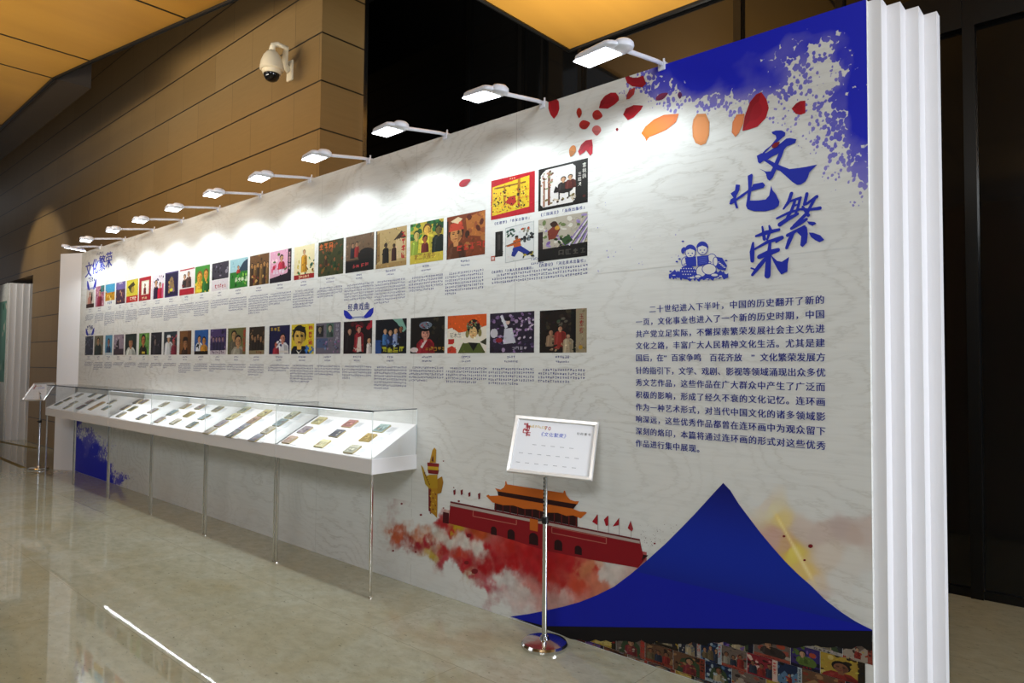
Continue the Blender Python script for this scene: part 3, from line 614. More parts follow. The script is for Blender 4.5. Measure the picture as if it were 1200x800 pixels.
def clip(poly):
    for ax, sg, lim in ((0, 1, 0.0), (0, -1, -1.0), (1, 1, 0.0), (1, -1, -1.0)):
        out = []
        for i in range(len(poly)):
            p, q = poly[i], poly[(i+1) % len(poly)]; a = p[ax]*sg-lim; e = q[ax]*sg-lim
            if a >= 0: out.append(p)
            if (a >= 0) != (e >= 0): t = a/(a-e); out.append((p[0]+(q[0]-p[0])*t, p[1]+(q[1]-p[1])*t))
        poly = out
        if not poly: break
    return poly
class Pic(Art):
    """one printed picture; shapes given in 0..1, y down"""
    def __init__(s, x0, x1, zt, zb, layer=1, seed=0): super().__init__(layer); s.x0, s.x1, s.zt, s.zb = x0, x1, zt, zb; s.r = random.Random(seed)
    def P(s, c, *pts):
        p = clip(list(pts))
        s.poly([(s.x0+a*(s.x1-s.x0), s.zt+e*(s.zb-s.zt)) for a, e in p], c)
    def R(s, c, a, e, g, h): s.P(c, (a, e), (g, e), (g, h), (a, h))
    def E(s, c, cx, cy, rx, ry=None, rot=0, n=14):
        ry = rx if ry is None else ry
        s.P(c, *[(cx+rx*cos(2*pi*k/n)*cos(rot)-ry*sin(2*pi*k/n)*sin(rot), cy+rx*cos(2*pi*k/n)*sin(rot)+ry*sin(2*pi*k/n)*cos(rot)) for k in range(n)])
    def N(s, cols, n, a=0, e=0, g=1, h=1, lo=0.03, hi=0.09):
        for _ in range(n):
            x, y = s.r.uniform(a, g), s.r.uniform(e, h); s.E(s.r.choice(cols), x, y, s.r.uniform(lo, hi), s.r.uniform(lo, hi)*0.8, s.r.uniform(0, 3), 7)
    def man(s, cx, hy, r, skin, hair, body, w, bot=1.0, hat=None):
        s.P(body, (cx-w*0.28, hy+r*1.1), (cx+w*0.28, hy+r*1.1), (cx+w*0.5, hy+r*1.9), (cx+w*0.55, bot), (cx-w*0.55, bot), (cx-w*0.5, hy+r*1.9))
        s.P(skin, (cx-r*0.4, hy+r*0.5), (cx+r*0.4, hy+r*0.5), (cx+r*0.3, hy+r*1.5), (cx-r*0.3, hy+r*1.5))
        s.E(hair, cx, hy-r*0.15, r*1.02, r*1.12); s.E(skin, cx, hy+r*0.15, r*0.80, r*0.98)
        if hat: s.P(hat, (cx-r*1.2, hy-r*0.35), (cx-r*0.8, hy-r*1.2), (cx+r*0.8, hy-r*1.2), (cx+r*1.2, hy-r*0.35))
        sk = hexc(skin, 0.85); s.P(tuple(q*0.55 for q in sk), (cx+r*0.15, hy-r*0.5), (cx+r*0.72, hy-r*0.2), (cx+r*0.70, hy+r*0.5), (cx+r*0.2, hy+r*1.05), (cx+r*0.25, hy+r*0.3))
        bd = hexc(body, 0.85); s.P(tuple(q*0.6 for q in bd), (cx+w*0.1, hy+r*1.4), (cx+w*0.42, hy+r*1.9), (cx+w*0.5, bot), (cx+w*0.18, bot)); s.P(tuple(min(0.85, q*1.35+0.01) for q in bd), (cx-w*0.3, hy+r*1.6), (cx-w*0.15, hy+r*1.5), (cx-w*0.28, bot), (cx-w*0.42, bot))
        if r > 0.13:
            for sx in (-0.35, 0.28): s.E(hair, cx+r*sx, hy+r*0.02, r*0.17, r*0.06); s.E(hair, cx+r*sx, hy-r*0.14, r*0.22, r*0.045)
            s.P(tuple(q*0.6 for q in sk), (cx-r*0.06, hy), (cx+r*0.10, hy+r*0.38), (cx-r*0.12, hy+r*0.38)); s.E('7a3428', cx-r*0.02, hy+r*0.62, r*0.22, r*0.06)
    def marks(s, c, cx, cy, n, sz, vert=False):  # small lettering
        for k in range(n):
            ox, oy = (cx, cy+k*sz*1.15) if vert else (cx+(k-(n-1)/2)*sz*1.1, cy)
            for a, e, g, h in pseudo(s.r): s.R(c, ox-sz/2+a*sz, oy-sz/2+(1-h)*sz, ox-sz/2+g*sz, oy-sz/2+(1-e)*sz)
    def words(s, t, c, cx, cy, sz, vert=False):
        H = s.zt-s.zb
        for k, ch in enumerate(t):
            ox, oy = (cx, cy+k*sz*1.12) if vert else (cx+(k-(len(t)-1)/2)*sz*1.05*H/(s.x1-s.x0), cy)
            s.glyphs(ch, s.x0+ox*(s.x1-s.x0)-sz*H*0.47, s.zt-(oy+sz*0.40)*H, sz*H, c)
        s.k += 1
    def top(s, x, z):
        for f, c in zip(reversed(s.F), reversed(s.C)):
            q = [s.V[i] for i in f]; ins = False
            for i in range(len(q)):
                x1, _, z1 = q[i]; x2, _, z2 = q[i-1]
                if (z1 > z) != (z2 > z) and x < (x2-x1)*(z-z1)/(z2-z1)+x1: ins = not ins
            if ins: return c
        return None
    def paint(s, n, lo=0.012, hi=0.045, amt=0.45):   # brushwork: small dabs of the colour already there, lighter or darker
        dabs = []
        for _ in range(n):
            a, e = s.r.random(), s.r.random(); c = s.top(s.x0+a*(s.x1-s.x0), s.zt+e*(s.zb-s.zt))
            if c: k_ = 1+s.r.uniform(-amt, amt)*(0.35 if sum(c) > 1.3 else 1.0); dabs.append((a, e, tuple(max(0.0, min(0.85, q*k_*(1+s.r.uniform(-0.12, 0.12))+s.r.uniform(-0.004, 0.008))) for q in c)))
        for a, e, c in dabs: s.E(c, a, e, s.r.uniform(lo, hi), s.r.uniform(lo, hi)*0.6, s.r.uniform(0, 3), 6)
    def edge(s, c, w=0.03): s.R(c, 0, 0, 1, w); s.R(c, 0, 1-w, 1, 1); s.R(c, 0, 0, w, 1); s.R(c, 1-w, 0, 1, 1)

SK, HR = 'c99a74', '1d1613'
def up(i, p):                                    # ---- upper row, from the far left
    R, E, P, N, man, mk = p.R, p.E, p.P, p.N, p.man, p.marks
    if i == 0: R('cfc4b8', 0, 0, 1, 1); man(.45, .32, .1, 'b0705a', '5a3028', 'b88070', .5, .8); R('3a1a12', 0, .8, 1, 1); E('201412', .7, .45, .08, .25)
    elif i == 1: R('b8788c', 0, 0, 1, 1); R('3a7a78', .6, 0, 1, .3); N(['a02848', 'd4a0b0', '301820', 'e8c8c8'], 14); man(.5, .35, .12, SK, HR, '8a2038', .5)
    elif i == 2: R('4aa0c8', 0, 0, 1, .5); R('c8901e', 0, .4, 1, .78); N(['e0b040', '8a5a14', 'f0d880'], 12, 0, .35, 1, .75); R('eceae6', 0, .78, 1, 1); mk('4a70b0', .5, .88, 3, .14)
    elif i == 3: R('70609a', 0, 0, 1, .4); R('4a3040', 0, .35, 1, 1); N(['a07048', '3a2030', '7a4a60', 'c09070'], 14, 0, .35); mk('e0d0e0', .5, .06, 4, .08)
    elif i == 4: R('d8c83c', 0, 0, 1, 1); E('6a6a28', .45, .4, .25, .18, .5); P('48401c', (.1, .3), (.6, .1), (.75, .25), (.3, .45)); E('b89838', .55, .45, .14); R('c02a24', 0, .72, 1, 1); mk('f0e0d0', .6, .85, 3, .17)
    elif i == 5: R('a81c2a', 0, 0, 1, 1); R('d8d0b0', .2, .15, .85, .75); R('ece8e0', .28, .2, .8, .72); man(.5, .36, .07, SK, HR, '7a2020', .2, .72); mk('e8d0a0', .5, .88, 4, .1)
    elif i == 6: R('e4dce4', 0, 0, 1, 1); N(['382858', '601838', '2a2038'], 8, 0, 0, 1, .5); man(.35, .35, .12, SK, HR, '301838', .4); man(.7, .45, .1, SK, HR, 'c01838', .4); R('d05a80', .85, .4, 1, 1)
    elif i == 7: R('241c3c', 0, 0, 1, 1); p.edge('4a3a70', .05); P('8a7048', (.25, .8), (.35, .3), (.5, .18), (.65, .3), (.75, .8)); N(['c09850', '382848', '7a5a90'], 9, .25, .3, .75, .8); E('d8d040', .5, .72, .14, .06)
    elif i == 8: R('e8e2e2', 0, 0, 1, 1); R('b01c30', 0, 0, 1, .05); man(.35, .3, .09, SK, HR, '302828', .3, .72); man(.62, .22, .09, SK, HR, '5a4038', .35, .72); N(['2a2424', '7a3030'], 6, .2, .35, .8, .7, .02, .06); R('b01c30', 0, .76, 1, 1)
    elif i == 9: R('3f8a30', 0, 0, 1, 1); man(.32, .42, .2, 'e0a030', '8a5a18', 'd8a828', .6); man(.75, .34, .17, 'd89838', '6a4416', '286a28', .5); N(['e8c838', '2a5a20', 'f0e070'], 10, 0, .6); R('e8d838', .1, .86, .5, .96)
    elif i == 10: R('3a3440', 0, 0, 1, .6); N(['6a6070', '1a1620', '8a8490'], 14, 0, .05, 1, .55); R('dcd4d8', 0, .62, 1, 1); mk('b03040', .55, .85, 5, .12)
    elif i == 11: P('9cc4cc', (0, 0), (1, 0), (1, 1), (0, 1)); P('2c3e50', (.3, .6), (.75, .15), (1, .05), (1, .6)); R('2c7a28', 0, .45, 1, 1); N(['48a838', '184a18', '88c048'], 14, 0, .5); man(.48, .3, .06, SK, HR, 'b02828', .2, .5); mk('dce4c8', .65, .72, 4, .16)
    elif i == 12: R('6a4826', 0, 0, 1, 1); N(['3a2412', '9a7038', '54381c'], 14); [man(.12+.16*k, .32+.05*(k % 2), .07, 'b08048', '2a1a10', ['3a2818', '7a5a2c'][k % 2], .16) for k in range(6)]; N(['c09850', '7a3020'], 8, .1, .6, .9, .9)
    elif i == 13: R('e0a8c0', 0, 0, 1, 1); N(['c02040', 'f0d0d8', '48702c', 'e06080'], 12, .1, .1, .8, .7); man(.55, .25, .09, SK, HR, 'c03048', .3, .6); R('1a1218', .84, 0, 1, 1); P('1c1420', (0, .85), (1, .72), (1, 1), (0, 1)); mk('e8e0e8', .42, .66, 4, .13); mk('d0a0a8', .92, .15, 5, .1, True)
    elif i == 14: R('e8dcb0', 0, 0, 1, 1); N(['408048', 'c8b030', '2a5a48', 'f0e8d0'], 14, 0, .4); man(.5, .2, .07, SK, '7a5018', 'c89020', .28, .8); N(['382010', 'a07018', '1a4a38'], 12, 0, .55, 1, .85, .02, .05); R('a02020', 0, .86, 1, 1); mk('e8c8a0', .5, .93, 5, .1)
    elif i == 15: R('3a3c1c', 0, 0, 1, 1); N(['6a3a18', '1f3014', '7a5a20', '284020', '8a4a28'], 40, 0, 0, 1, 1, .03, .07); mk('c8642c', .32, .14, 3, .18); man(.3, .45, .05, '8a5a30', HR, '402a14', .14, .7); man(.65, .55, .05, '8a5a30', HR, '20401c', .14, .8)
    elif i == 16: R('6a543e', 0, 0, 1, 1); N(['7a6248', '5a4632'], 10, 0, 0, 1, .5); man(.26, .26, .055, 'a07858', HR, '1c1c24', .17, .62); man(.40, .24, .055, 'a07858', HR, '8a2420', .16, .6); E('17130f', .74, .58, .3, .2); R('0d0b0a', 0, .68, 1, 1); R('3a2c20', 0, .66, .45, .70); mk('a83a3c', .38, .85, 2, .13); mk('a83a3c', .70, .83, 2, .13)
    elif i == 17: R('b49a68', 0, 0, 1, 1); R('2a241c', 0, 0, .04, 1); P('8a6a3c', (.04, .1), (.12, .05), (.14, .8), (.04, .85)); P('3a2c1c', (.58, .32), (.84, .1), (.98, .3)); R('c9b083', .66, .3, .96, .8); man(.33, .42, .055, '3a2a20', HR, '15130f', .2, .95); man(.6, .46, .045, '4a3020', HR, '3a1c18', .15, .85); R('a08250', 0, .88, 1, 1); mk('b02026', .90, .22, 4, .15, True)
    elif i == 18: R('b8a838', 0, 0, 1, 1); N(['2a5a28', '48883a'], 12, 0, 0, .35, .4, .05, .1); N(['2a6a30', '1d4a24'], 12, .55, 0, 1, .25, .05, .12); man(.2, .3, .1, 'c8b060', '2c4018', '8aa038', .32, .8); man(.52, .2, .12, 'd8a848', '5a3a14', 'd8c840', .5, .75); man(.46, .42, .08, 'a05a30', HR, '6a2420', .22, .75); man(.86, .26, .1, '6a5a2c', HR, '14201a', .36, .85); R('c8b440', 0, .78, 1, 1); p.words('第二次握手', '6a2414', .45, .84, .15)
    elif i == 19: R('7a3a1c', 0, 0, 1, 1); P('b06a30', (.5, .1), (1, 0), (1, .6), (.55, .5)); N(['5a2414', '96502a', 'a86a34'], 14, .5, .05, 1, .8); R('2a1812', 0, .1, .04, .95); man(.25, .42, .2, 'c88a50', '3a1c10', '5a3018', .5); P('c0442c', (.06, .36), (.1, .18), (.4, .14), (.46, .34)); P('e0c8a0', (.1, .12), (.3, .04), (.42, .1), (.3, .2)); E('3a2010', .55, .48, .06, .09); mk('c03a28', .68, .76, 5, .15)
def big(i, p):                                   # ---- the four larger pictures
    R, E, P, N, man, mk = p.R, p.E, p.P, p.N, p.man, p.marks
    if i == 0:
        R('b81a28', 0, 0, 1, 1); mk('e0b080', .5, .06, 3, .04); P('e3c02a', (.03, .17), (.88, .08), (.88, .84), (.03, .9)); R('8a5a20', .08, .2, .8, .24); R('a8701c', .62, .1, .68, .75); R('a8701c', .3, .18, .34, .7)
        N(['2a1c14', 'b03820', 'd88828', '1f3a3a', 'f0d858'], 150, .05, .32, .86, .84, .008, .026); P('b02a20', (.34, .62), (.44, .5), (.56, .5), (.6, .66), (.5, .74)); N(['201410'], 14, .1, .3, .85, .8, .012, .03)
    elif i == 1:
        R('15130f', 0, 0, 1, 1); P('e4e0dc', (.1, .1), (.16, .05), (.7, .05), (.76, .12), (.76, .86), (.7, .93), (.1, .93), (.05, .86), (.05, .16)); R('7a4a38', .2, .15, .25, .9); R('9a6a50', .1, .3, .14, .92); N(['b08068', '6a4434', '8a9068'], 26, .06, .1, .34, .5, .015, .04); N(['7a6a40', '4a3828', 'c8b8a0'], 16, .06, .75, .75, .92, .015, .045)
        E('1c1612', .56, .60, .16, .09); P('1c1612', (.42, .55), (.36, .48), (.32, .62), (.44, .66)); R('1c1612', .42, .62, .45, .82); R('1c1612', .62, .62, .65, .8); man(.52, .36, .055, SK, HR, '2a2220', .22, .6); man(.66, .34, .05, SK, HR, '5a2018', .2, .6)
        p.words('宴桃园', 'e8e4dc', .93, .14, .11, True); p.words('三结义', 'e8e4dc', .84, .32, .10, True); E('4a1a14', .93, .84, .03)
    elif i == 2:
        R('1d1c1a', .10, .12, .28, .78); R('3a3733', .16, .2, .22, .6); R('b05040', .0, .74, .1, .87); R('e0c8c0', .02, .77, .08, .84); P('aab0b2', (.34, .06), (.985, 0), (.985, .93), (.34, .97)); P('dedfdd', (.35, .08), (.975, .015), (.975, .915), (.35, .955)); N(['284a38', '1c2a2c', '385a50'], 10, .38, .1, .55, .3, .02, .05); N(['1a1a1c', '3c4044', '7a8488'], 20, .72, .3, .96, .5, .02, .05); N(['b04a2c', '8a8a78'], 10, .65, .1, .92, .25, .02, .04); N(['14161a', '2a2c30', 'b0a030'], 14, .72, .72, .96, .88, .02, .05)
        P('c05a24', (.52, .42), (.68, .38), (.7, .6), (.54, .62)); E('8a5a3c', .6, .36, .04, .05); E(HR, .6, .325, .04, .03); p.P('c05a24', (.54, .46), (.38, .52), (.38, .56), (.55, .54)); P('22328a', (.52, .6), (.7, .58), (.9, .76), (.84, .82), (.64, .7), (.56, .84), (.48, .8)); P('5a4a3c', (.34, .52), (.72, .44), (.72, .46), (.34, .54))
    else:
        R('b4ac9c', 0, 0, 1, 1); N(['7a5a9a', '9a86b8', 'c8c4b0', '6a7a4a', 'd8d4c8'], 46, 0, .05, 1, .75, .02, .07)
        for k in range(9): P(['8870b0', 'd8d0dc', '586a40'][k % 3], (.5+.05*k, .8), (1, .1+.05*k), (1, .14+.05*k), (.53+.05*k, .8))
        R('2a1c1e', 0, .3, .1, .8); P('7a3426', (.2, .3), (.4, .14), (.46, .3), (.36, .5), (.22, .52)); E('3a2418', .33, .16, .07); E('c89a3c', .40, .26, .05); P('34502c', (.48, .55), (.62, .44), (.72, .6), (.56, .7)); N(['2a3a20', '4a2a4a'], 8, .2, .5, .7, .7, .02, .05)
        P('131110', (0, .72), (1, .68), (1, 1), (0, 1)); mk('4c4842', .7, .85, 4, .13)
def low(i, p):                                   # ---- lower row, from the far left
    R, E, P, N, man, mk = p.R, p.E, p.P, p.N, p.man, p.marks
    if i == 0: R('3a3c4c', 0, 0, 1, 1); N(['60647a', '22242e', '8a8c9a'], 16)
    elif i == 1: R('74705c', 0, 0, 1, 1); man(.45, .28, .16, 'b08a68', HR, '2a3430', .7); N(['8a5a48'], 3, .7, .1, 1, .6)
    elif i == 2: R('5a94b4', 0, 0, 1, 1); man(.5, .36, .16, 'b07a60', '1a2030', '2a4664', .6); R('c8d4d8', 0, .88, 1, 1)
    elif i == 3: R('988896', 0, 0, 1, 1); P('342c34', (.15, .8), (.3, .35), (.5, .2), (.55, .8)); R('4a3c44', 0, .7, 1, 1); N(['c0b0b8', '5a4a54'], 8, 0, .1, 1, .6)
    elif i == 4: R('28302a', 0, 0, 1, 1); man(.5, .4, .22, 'b8805c', '10120e', 'd0d4cc', .8, 1, '343c30')
    elif i == 5: R('6a9a48', 0, 0, 1, 1); man(.42, .32, .22, 'b07040', '1c1410', '2c2418', .7); N(['88b858', '4a7a30'], 7, .6, .1, 1, .9); R('d8c040', .3, .85, .6, .95)
    elif i == 6: R('2c282e', 0, 0, 1, 1); N(['4a444c', '6a6068', '18161a'], 16); man(.4, .4, .12, '80706a', HR, '3a343a', .4)
    elif i == 7: R('30383e', 0, 0, 1, 1); man(.38, .3, .13, SK, HR, 'd4d6d8', .6, 1, 'e8e8e8'); man(.78, .45, .12, 'a05a50', HR, '802838', .4); N(['c04a58'], 4, .6, .1, 1, .4)
    elif i == 8: R('7a5028', 0, 0, 1, 1); man(.5, .5, .2, 'a8744a', '241810', '3a2414', .6, 1, '2a1c14'); R('5c3818', .7, 0, 1, 1)
    elif i == 9: R('2a5aa0', 0, 0, 1, 1); man(.35, .38, .13, SK, HR, 'd8dce0', .5); man(.7, .45, .14, 'c88a48', HR, 'c88a28', .5); R('22180f', 0, .86, 1, 1); N(['12141c'], 4, .1, .6, .5, .9)
    elif i == 10: R('4a3a6a', 0, 0, 1, 1); N(['2a2040', '6a5a88', '8a7090', '1c1a28'], 22); [man(.2+.2*k, .4, .08, '9a7a80', HR, '30284a', .2, .85) for k in range(4)]; R('c8bcc4', 0, .84, 1, 1); mk('5a3a5a', .5, .92, 7, .1)
    elif i == 11: R('6a6a3c', 0, 0, 1, 1); man(.35, .28, .16, 'b08a5c', HR, '5a5444', .5); man(.58, .5, .19, 'b88a60', HR, '9a9484', .7); R('78663c', .84, 0, 1, 1); mk('a82a20', .92, .12, 5, .15, True)
    elif i == 12: R('33281c', 0, 0, 1, 1); N(['5a4430', '1c1610', '785a3c'], 18, 0, 0, 1, .8); [man(.2+.19*k, .35+.08*(k % 2), .09, '9a7450', HR, '2a2018', .2, .84) for k in range(4)]; R('8a7a58', 0, .86, 1, 1); mk('802a1c', .65, .93, 4, .09)
    elif i == 13: R('1c1a44', 0, 0, 1, 1); man(.66, .45, .14, 'c8806a', HR, 'd8d8dc', .55); man(.35, .66, .09, 'b05a4a', HR, 'a02838', .3); mk('c0a030', .3, .12, 3, .15); N(['e0dce0', '3a3a70'], 7, .3, .5, .7, .9); R('d8d0c8', .5, .88, .95, .95)
    elif i == 14: R('d8c028', 0, 0, 1, 1); man(.36, .4, .3, 'd8b050', '16120e', '12121c', .9); P('16120e', (.05, .2), (.3, .05), (.62, .1), (.6, .3), (.3, .22)); E('16120e', .28, .4, .06, .03); E('16120e', .48, .4, .06, .03); R('8a5a24', .3, .6, .46, .64); mk('b0302c', .86, .13, 3, .2, True); N(['2a5ab0', '3a78c0'], 8, .62, .75, 1, 1, .04, .08); P('e8e4d8', (.22, .85), (.34, 1), (.5, .84), (.36, .95))
    elif i == 15: R('6a6472', 0, 0, 1, 1); R('20242a', .02, .08, .32, .45); man(.17, .2, .09, '8a7c64', HR, '2a2c30', .24, .45); R('4a6a5c', .44, .03, .72, .47); man(.58, .17, .09, 'b0a48a', HR, '3a4a44', .24, .46); mk('a09aa8', .87, .1, 4, .12, True); R('4a5a7c', .05, .5, .5, .8); N(['8a5a88', 'a880a0', '4a4054', '7a8ab0'], 22, .3, .55, 1, .95, .02, .05)
    elif i == 16: R('1d1012', 0, 0, 1, 1); N(['7a1820', 'a02030', '4a1018'], 14, .3, 0, 1, .28, .05, .1); man(.22, .3, .08, 'b08068', HR, '1a1214', .3, .9); man(.55, .26, .08, 'c0907a', HR, '8a1c26', .3, .95); man(.9, .6, .07, SK, HR, 'd0c8c4', .16); P('d8ccc0', (.52, .5), (.62, .48), (.64, .95), (.48, .95)); N(['a02a30', 'c8a8a0'], 8, .15, .7, .75, .95, .02, .05)
    elif i == 17: R('10141c', 0, 0, 1, 1); P('7aa898', (.55, 0), (.85, 0), (1, .3), (.88, .4), (.7, .12)); R('2a4a8a', 0, .6, .2, 1); [man(.32+.17*k, .34+.04*(k % 2), .07, SK, HR, ['3a6aa0', '1c2c50', '8a9ac0'][k], .18, .75) for k in range(3)]; man(.82, .3, .07, '8a5a40', HR, '141018', .2, .7); N(['b0c4d4', '28406a', '506aa8'], 14, .15, .45, .8, .8, .02, .05); mk('b8b82c', .58, .88, 4, .17)
    elif i == 18: R('16120f', 0, 0, 1, 1); N(['2a2418', '0c0b0a', '3a3424'], 8, .6, 0, 1, .5); man(.45, .44, .15, 'd0927c', '0e0b0a', '8a1622', .5); E('0e0b0a', .45, .30, .17, .1); E('6a7686', .45, .22, .19, .10); N(['c8d0d8', '202830', '9a3038'], 14, .3, .14, .62, .3, .015, .03); P('d8c8c4', (.44, .64), (.5, .64), (.36, .86), (.3, .82)); E('d8c8c4', .12, .9, .12, .07); mk('a07828', .74, .88, 5, .11)
    elif i == 19:
        R('d85a1e', 0, 0, 1, 1); P('ece4d4', (0, .35), (.12, .32), (.3, .46), (.45, .44), (.75, .38), (1, .3), (1, 1), (0, 1)); p.words('花木兰', '1c1612', .21, .52, .14); R('c03024', .02, .62, .18, .76); P('c8402a', (0, .86), (.12, .8), (.24, .88), (.24, 1), (0, 1))
        P('55602c', (.28, 1), (.4, .74), (.84, .74), (.98, 1)); P('1c1a18', (.55, .72), (.68, .95), (.8, .74)); E('1e1a18', .68, .34, .17, .22); E('d8b478', .67, .47, .1, .155); N(['8a9478', 'c8b060', '3a4434', 'a83a28', '66784a'], 26, .5, .14, .86, .36, .018, .035); E('88804a', .52, .5, .045, .1); E('88804a', .84, .48, .045, .1); E('1e1a18', .63, .45, .022, .01); E('1e1a18', .71, .45, .022, .01); E('b03028', .67, .54, .025, .012); P('3a3a2a', (.84, .72), (1, .62), (1, .8))
    elif i == 20: R('2c2436', 0, 0, 1, 1); N(['7a628a', 'a890b0', '4a3a5a', '201a28', '886a98'], 60, 0, 0, 1, 1, .02, .06); N(['c8b8cc', '9a7aa8'], 24, .55, .1, 1, .7, .02, .045); P('c8c8d4', (.34, .4), (.52, .38), (.6, .75), (.32, .78)); E('d8b8a8', .42, .24, .045, .06); E('16121a', .42, .16, .07, .05); P('d4d4dc', (.36, .4), (.24, .08), (.29, .05), (.42, .36)); E('c8c4cc', .1, .5, .09, .12); E('8a2430', .22, .68, .08, .06); mk('b0a8b8', .68, .88, 4, .08)
    elif i == 21: R('1d1410', 0, 0, 1, 1); N(['2c2018', '14100e', '3c3424'], 14, 0, 0, .76, .6); R('0f0c0b', .68, .05, .78, 1); R('9a8c70', .78, 0, 1, 1); p.words('玉堂春', '8a1c20', .89, .18, .14, True); N(['3a4a38', '5a5448'], 8, .4, .2, .62, .4, .03, .05); man(.25, .52, .055, 'a87a60', HR, '8a7058', .2, .85); man(.45, .44, .055, 'c09070', HR, '8a2c24', .24, .9); man(.62, .62, .05, 'a07a60', HR, 'a8987c', .2, 1); N(['8a4a3c', 'a08868', '2a1c16'], 12, .18, .6, .7, .95, .02, .04); E('b08a30', .88, .88, .04, .05)
UPX = [(102, 111), (112.6, 122.6), (124, 135), (136.4, 147.2), (148.6, 162), (163.2, 177), (178.4, 192), (193.4, 209), (210.6, 227.6), (228.6, 245.6), (248.2, 267.6), (269.2, 290), (292.4, 315),
       (316, 341), (344.4, 368), (372.6, 402), (404.6, 437.6), (440, 476), (480, 519), (523, 568)]
LOX = [(100, 109.4), (110.6, 121), (123.4, 131.6), (133.4, 145.2), (146.8, 160), (163, 175), (177, 189.6), (192, 207.4), (210.4, 224.2), (228, 244), (246.4, 265), (267, 288), (292, 310),
       (315.4, 339.6), (341.4, 368), (370, 399), (402.6, 436), (440, 476.4), (481, 521), (524.4, 570), (574, 626), (632.4, 687.6)]
TXT = '#222c78'
def caption(x0, x1, ztop, seed, lines, name='caption'):
    """two centred lines, then a justified paragraph of fine print"""
    a = Art(1); r = random.Random(seed); c = hexc(TXT)
    def ch(x, z, sz):
        for a.k, q in enumerate(pseudo(r)): a.poly([(x+q[0]*sz, z+q[1]*sz), (x+q[2]*sz, z+q[1]*sz), (x+q[2]*sz, z+q[3]*sz), (x+q[0]*sz, z+q[3]*sz)], c, False)
    xm = (x0+x1)/2
    for dz, n, sz in ((0.034, r.randint(4, 7), 0.016), (0.062, r.randint(6, 8), 0.013)):
        for k in range(n): ch(xm+(k-n/2)*sz*1.15, ztop-dz, sz)
    pit = 0.0192; n = max(6, int((x1-x0+0.02)/pit))
    for l in range(lines):
        for k in range(2 if l == 0 else 0, n if l < lines-1 else r.randint(4, n)): ch(x0-0.01+k*pit, ztop-0.112-l*0.0235, 0.0150)
    a.build(name)
kU = lambda x: (2.71-0.043*(x+11.44)/8.21, 2.417-0.054*(x+11.41)/8.18)
kL = lambda x: (2.001-0.046*(x+11.41)/9.03, 1.725-0.033*(x+11.38)/9.0)
DU = ['pale poster of a pink seated figure over a dark band', 'pink poster with a crimson figure', 'blue sky over golden fields with white foot', 'violet sky over a brown crowd', 'yellow poster with red foot', 'red poster with framed standing figure',
      'white poster with two dark dressed figures', 'navy poster with golden tower', 'white poster with two figures and red foot', 'green poster with two golden faces', 'dark scene above white foot', 'green hills under a pale sky', 'brown poster of a standing group',
      'pink poster with black right strip', 'cream poster with golden figure and red foot', 'mottled green and brown poster', 'sepia poster of two people beside a dark rock', 'tan poster of two silhouettes by a hut', 'yellow green poster of four people', 'red brown portrait of a man in a cap']
DL = ['blue grey dim picture', 'portrait of a man in dark coat', 'light blue portrait', 'mauve picture of a dark tower', 'portrait of a capped soldier', 'green portrait of a dark haired man', 'charcoal picture of a group', 'white sailor beside a red dressed person', 'brown portrait in a dark cap', 'blue picture of two people',
      'purple picture of a group with pale foot', 'olive picture of two people with red side lettering', 'dark brown group picture', 'navy picture of a person in white', 'yellow picture with a large face', 'grey purple picture with two small portraits', 'dark stage scene with red curtain', 'dark picture of three people with yellow lettering',
      'black picture of an opera figure in red', 'orange picture of an opera heroine', 'purple blossom picture of a woman in white', 'dark stage scene with beige right strip']
for i, (ua, ub) in enumerate(UPX):
    xa, xb = W(ua, 330)[0], W(ub, 330)[0]; zt, zb = kU((xa+xb)/2); zt -= 0; p = Pic(xa, xb, zt, zb, 1, 100+i); up(i, p); p.paint(90); p.build('printed_picture', DU[i]); caption(xa, xb, zb, 300+i, 4+(i*7) % 5)
for i, (ua, ub) in enumerate(LOX):
    xa, xb = W(ua, 400)[0], W(ub, 400)[0]; zt, zb = kL((xa+xb)/2); p = Pic(xa, xb, zt, zb, 1, 200+i); low(i, p); p.paint(90); p.build('printed_picture', DL[i]); caption(xa, xb, zb, 400+i, [3, 5, 4, 2, 3, 3, 3, 3, 5, 4, 4, 3, 5, 3, 7, 4, 5, 8, 5, 5, 5, 4][i])
BIG = [((575.5, 212), (627, 200), (575.5, 258), (626.6, 248.3)), ((631, 199), (689, 184.8), (631, 247.6), (689, 237)), ((575.6, 267.4), (626.6, 258.5), (575.4, 311), (626.6, 306)), ((631, 258.3), (688.6, 247.2), (630.4, 307), (688.6, 299.4))]
DB = ['red framed yellow crowd picture', 'black framed picture of riders with white lettering', 'white picture of a leaping figure with black strip', 'purple and green swirling picture with black foot']
for i, q in enumerate(BIG):
    c = [W(*w_) for w_ in q]; p = Pic((c[0][0]+c[2][0])/2, (c[1][0]+c[3][0])/2, (c[0][1]+c[1][1])/2, (c[2][1]+c[3][1])/2, 1, 500+i); big(i, p); p.paint(130, .008, .03); p.build('printed_picture', DB[i])
def line_text(s, ua, va, ub, vb, sz, c=TXT, name='picture_title'):
    a = Art(1); (xa, za), (xb, zb) = W(ua, va), W(ub, vb); n = len(s); z = (za+zb)/2
    for k, ch in enumerate(s):
        for a.k, dx in enumerate((0, 0.0016)): a.glyphs(ch, xa+(xb-xa)*k/n+dx, z-0.4*sz, sz, hexc(c))
    return a.build(name)
line_text('《红楼梦》「作家出版社」', 578, 262.5, 623, 254, 0.022)
line_text('《三国演义》「海燕出版社」', 632, 252.5, 688, 241.5, 0.024)
line_text('《水浒传》「上海人民美术出版社」', 575, 319.5, 627, 312.5, 0.020)
line_text('《西游记》「河北美术出版社」', 630, 311.5, 689, 304, 0.024)
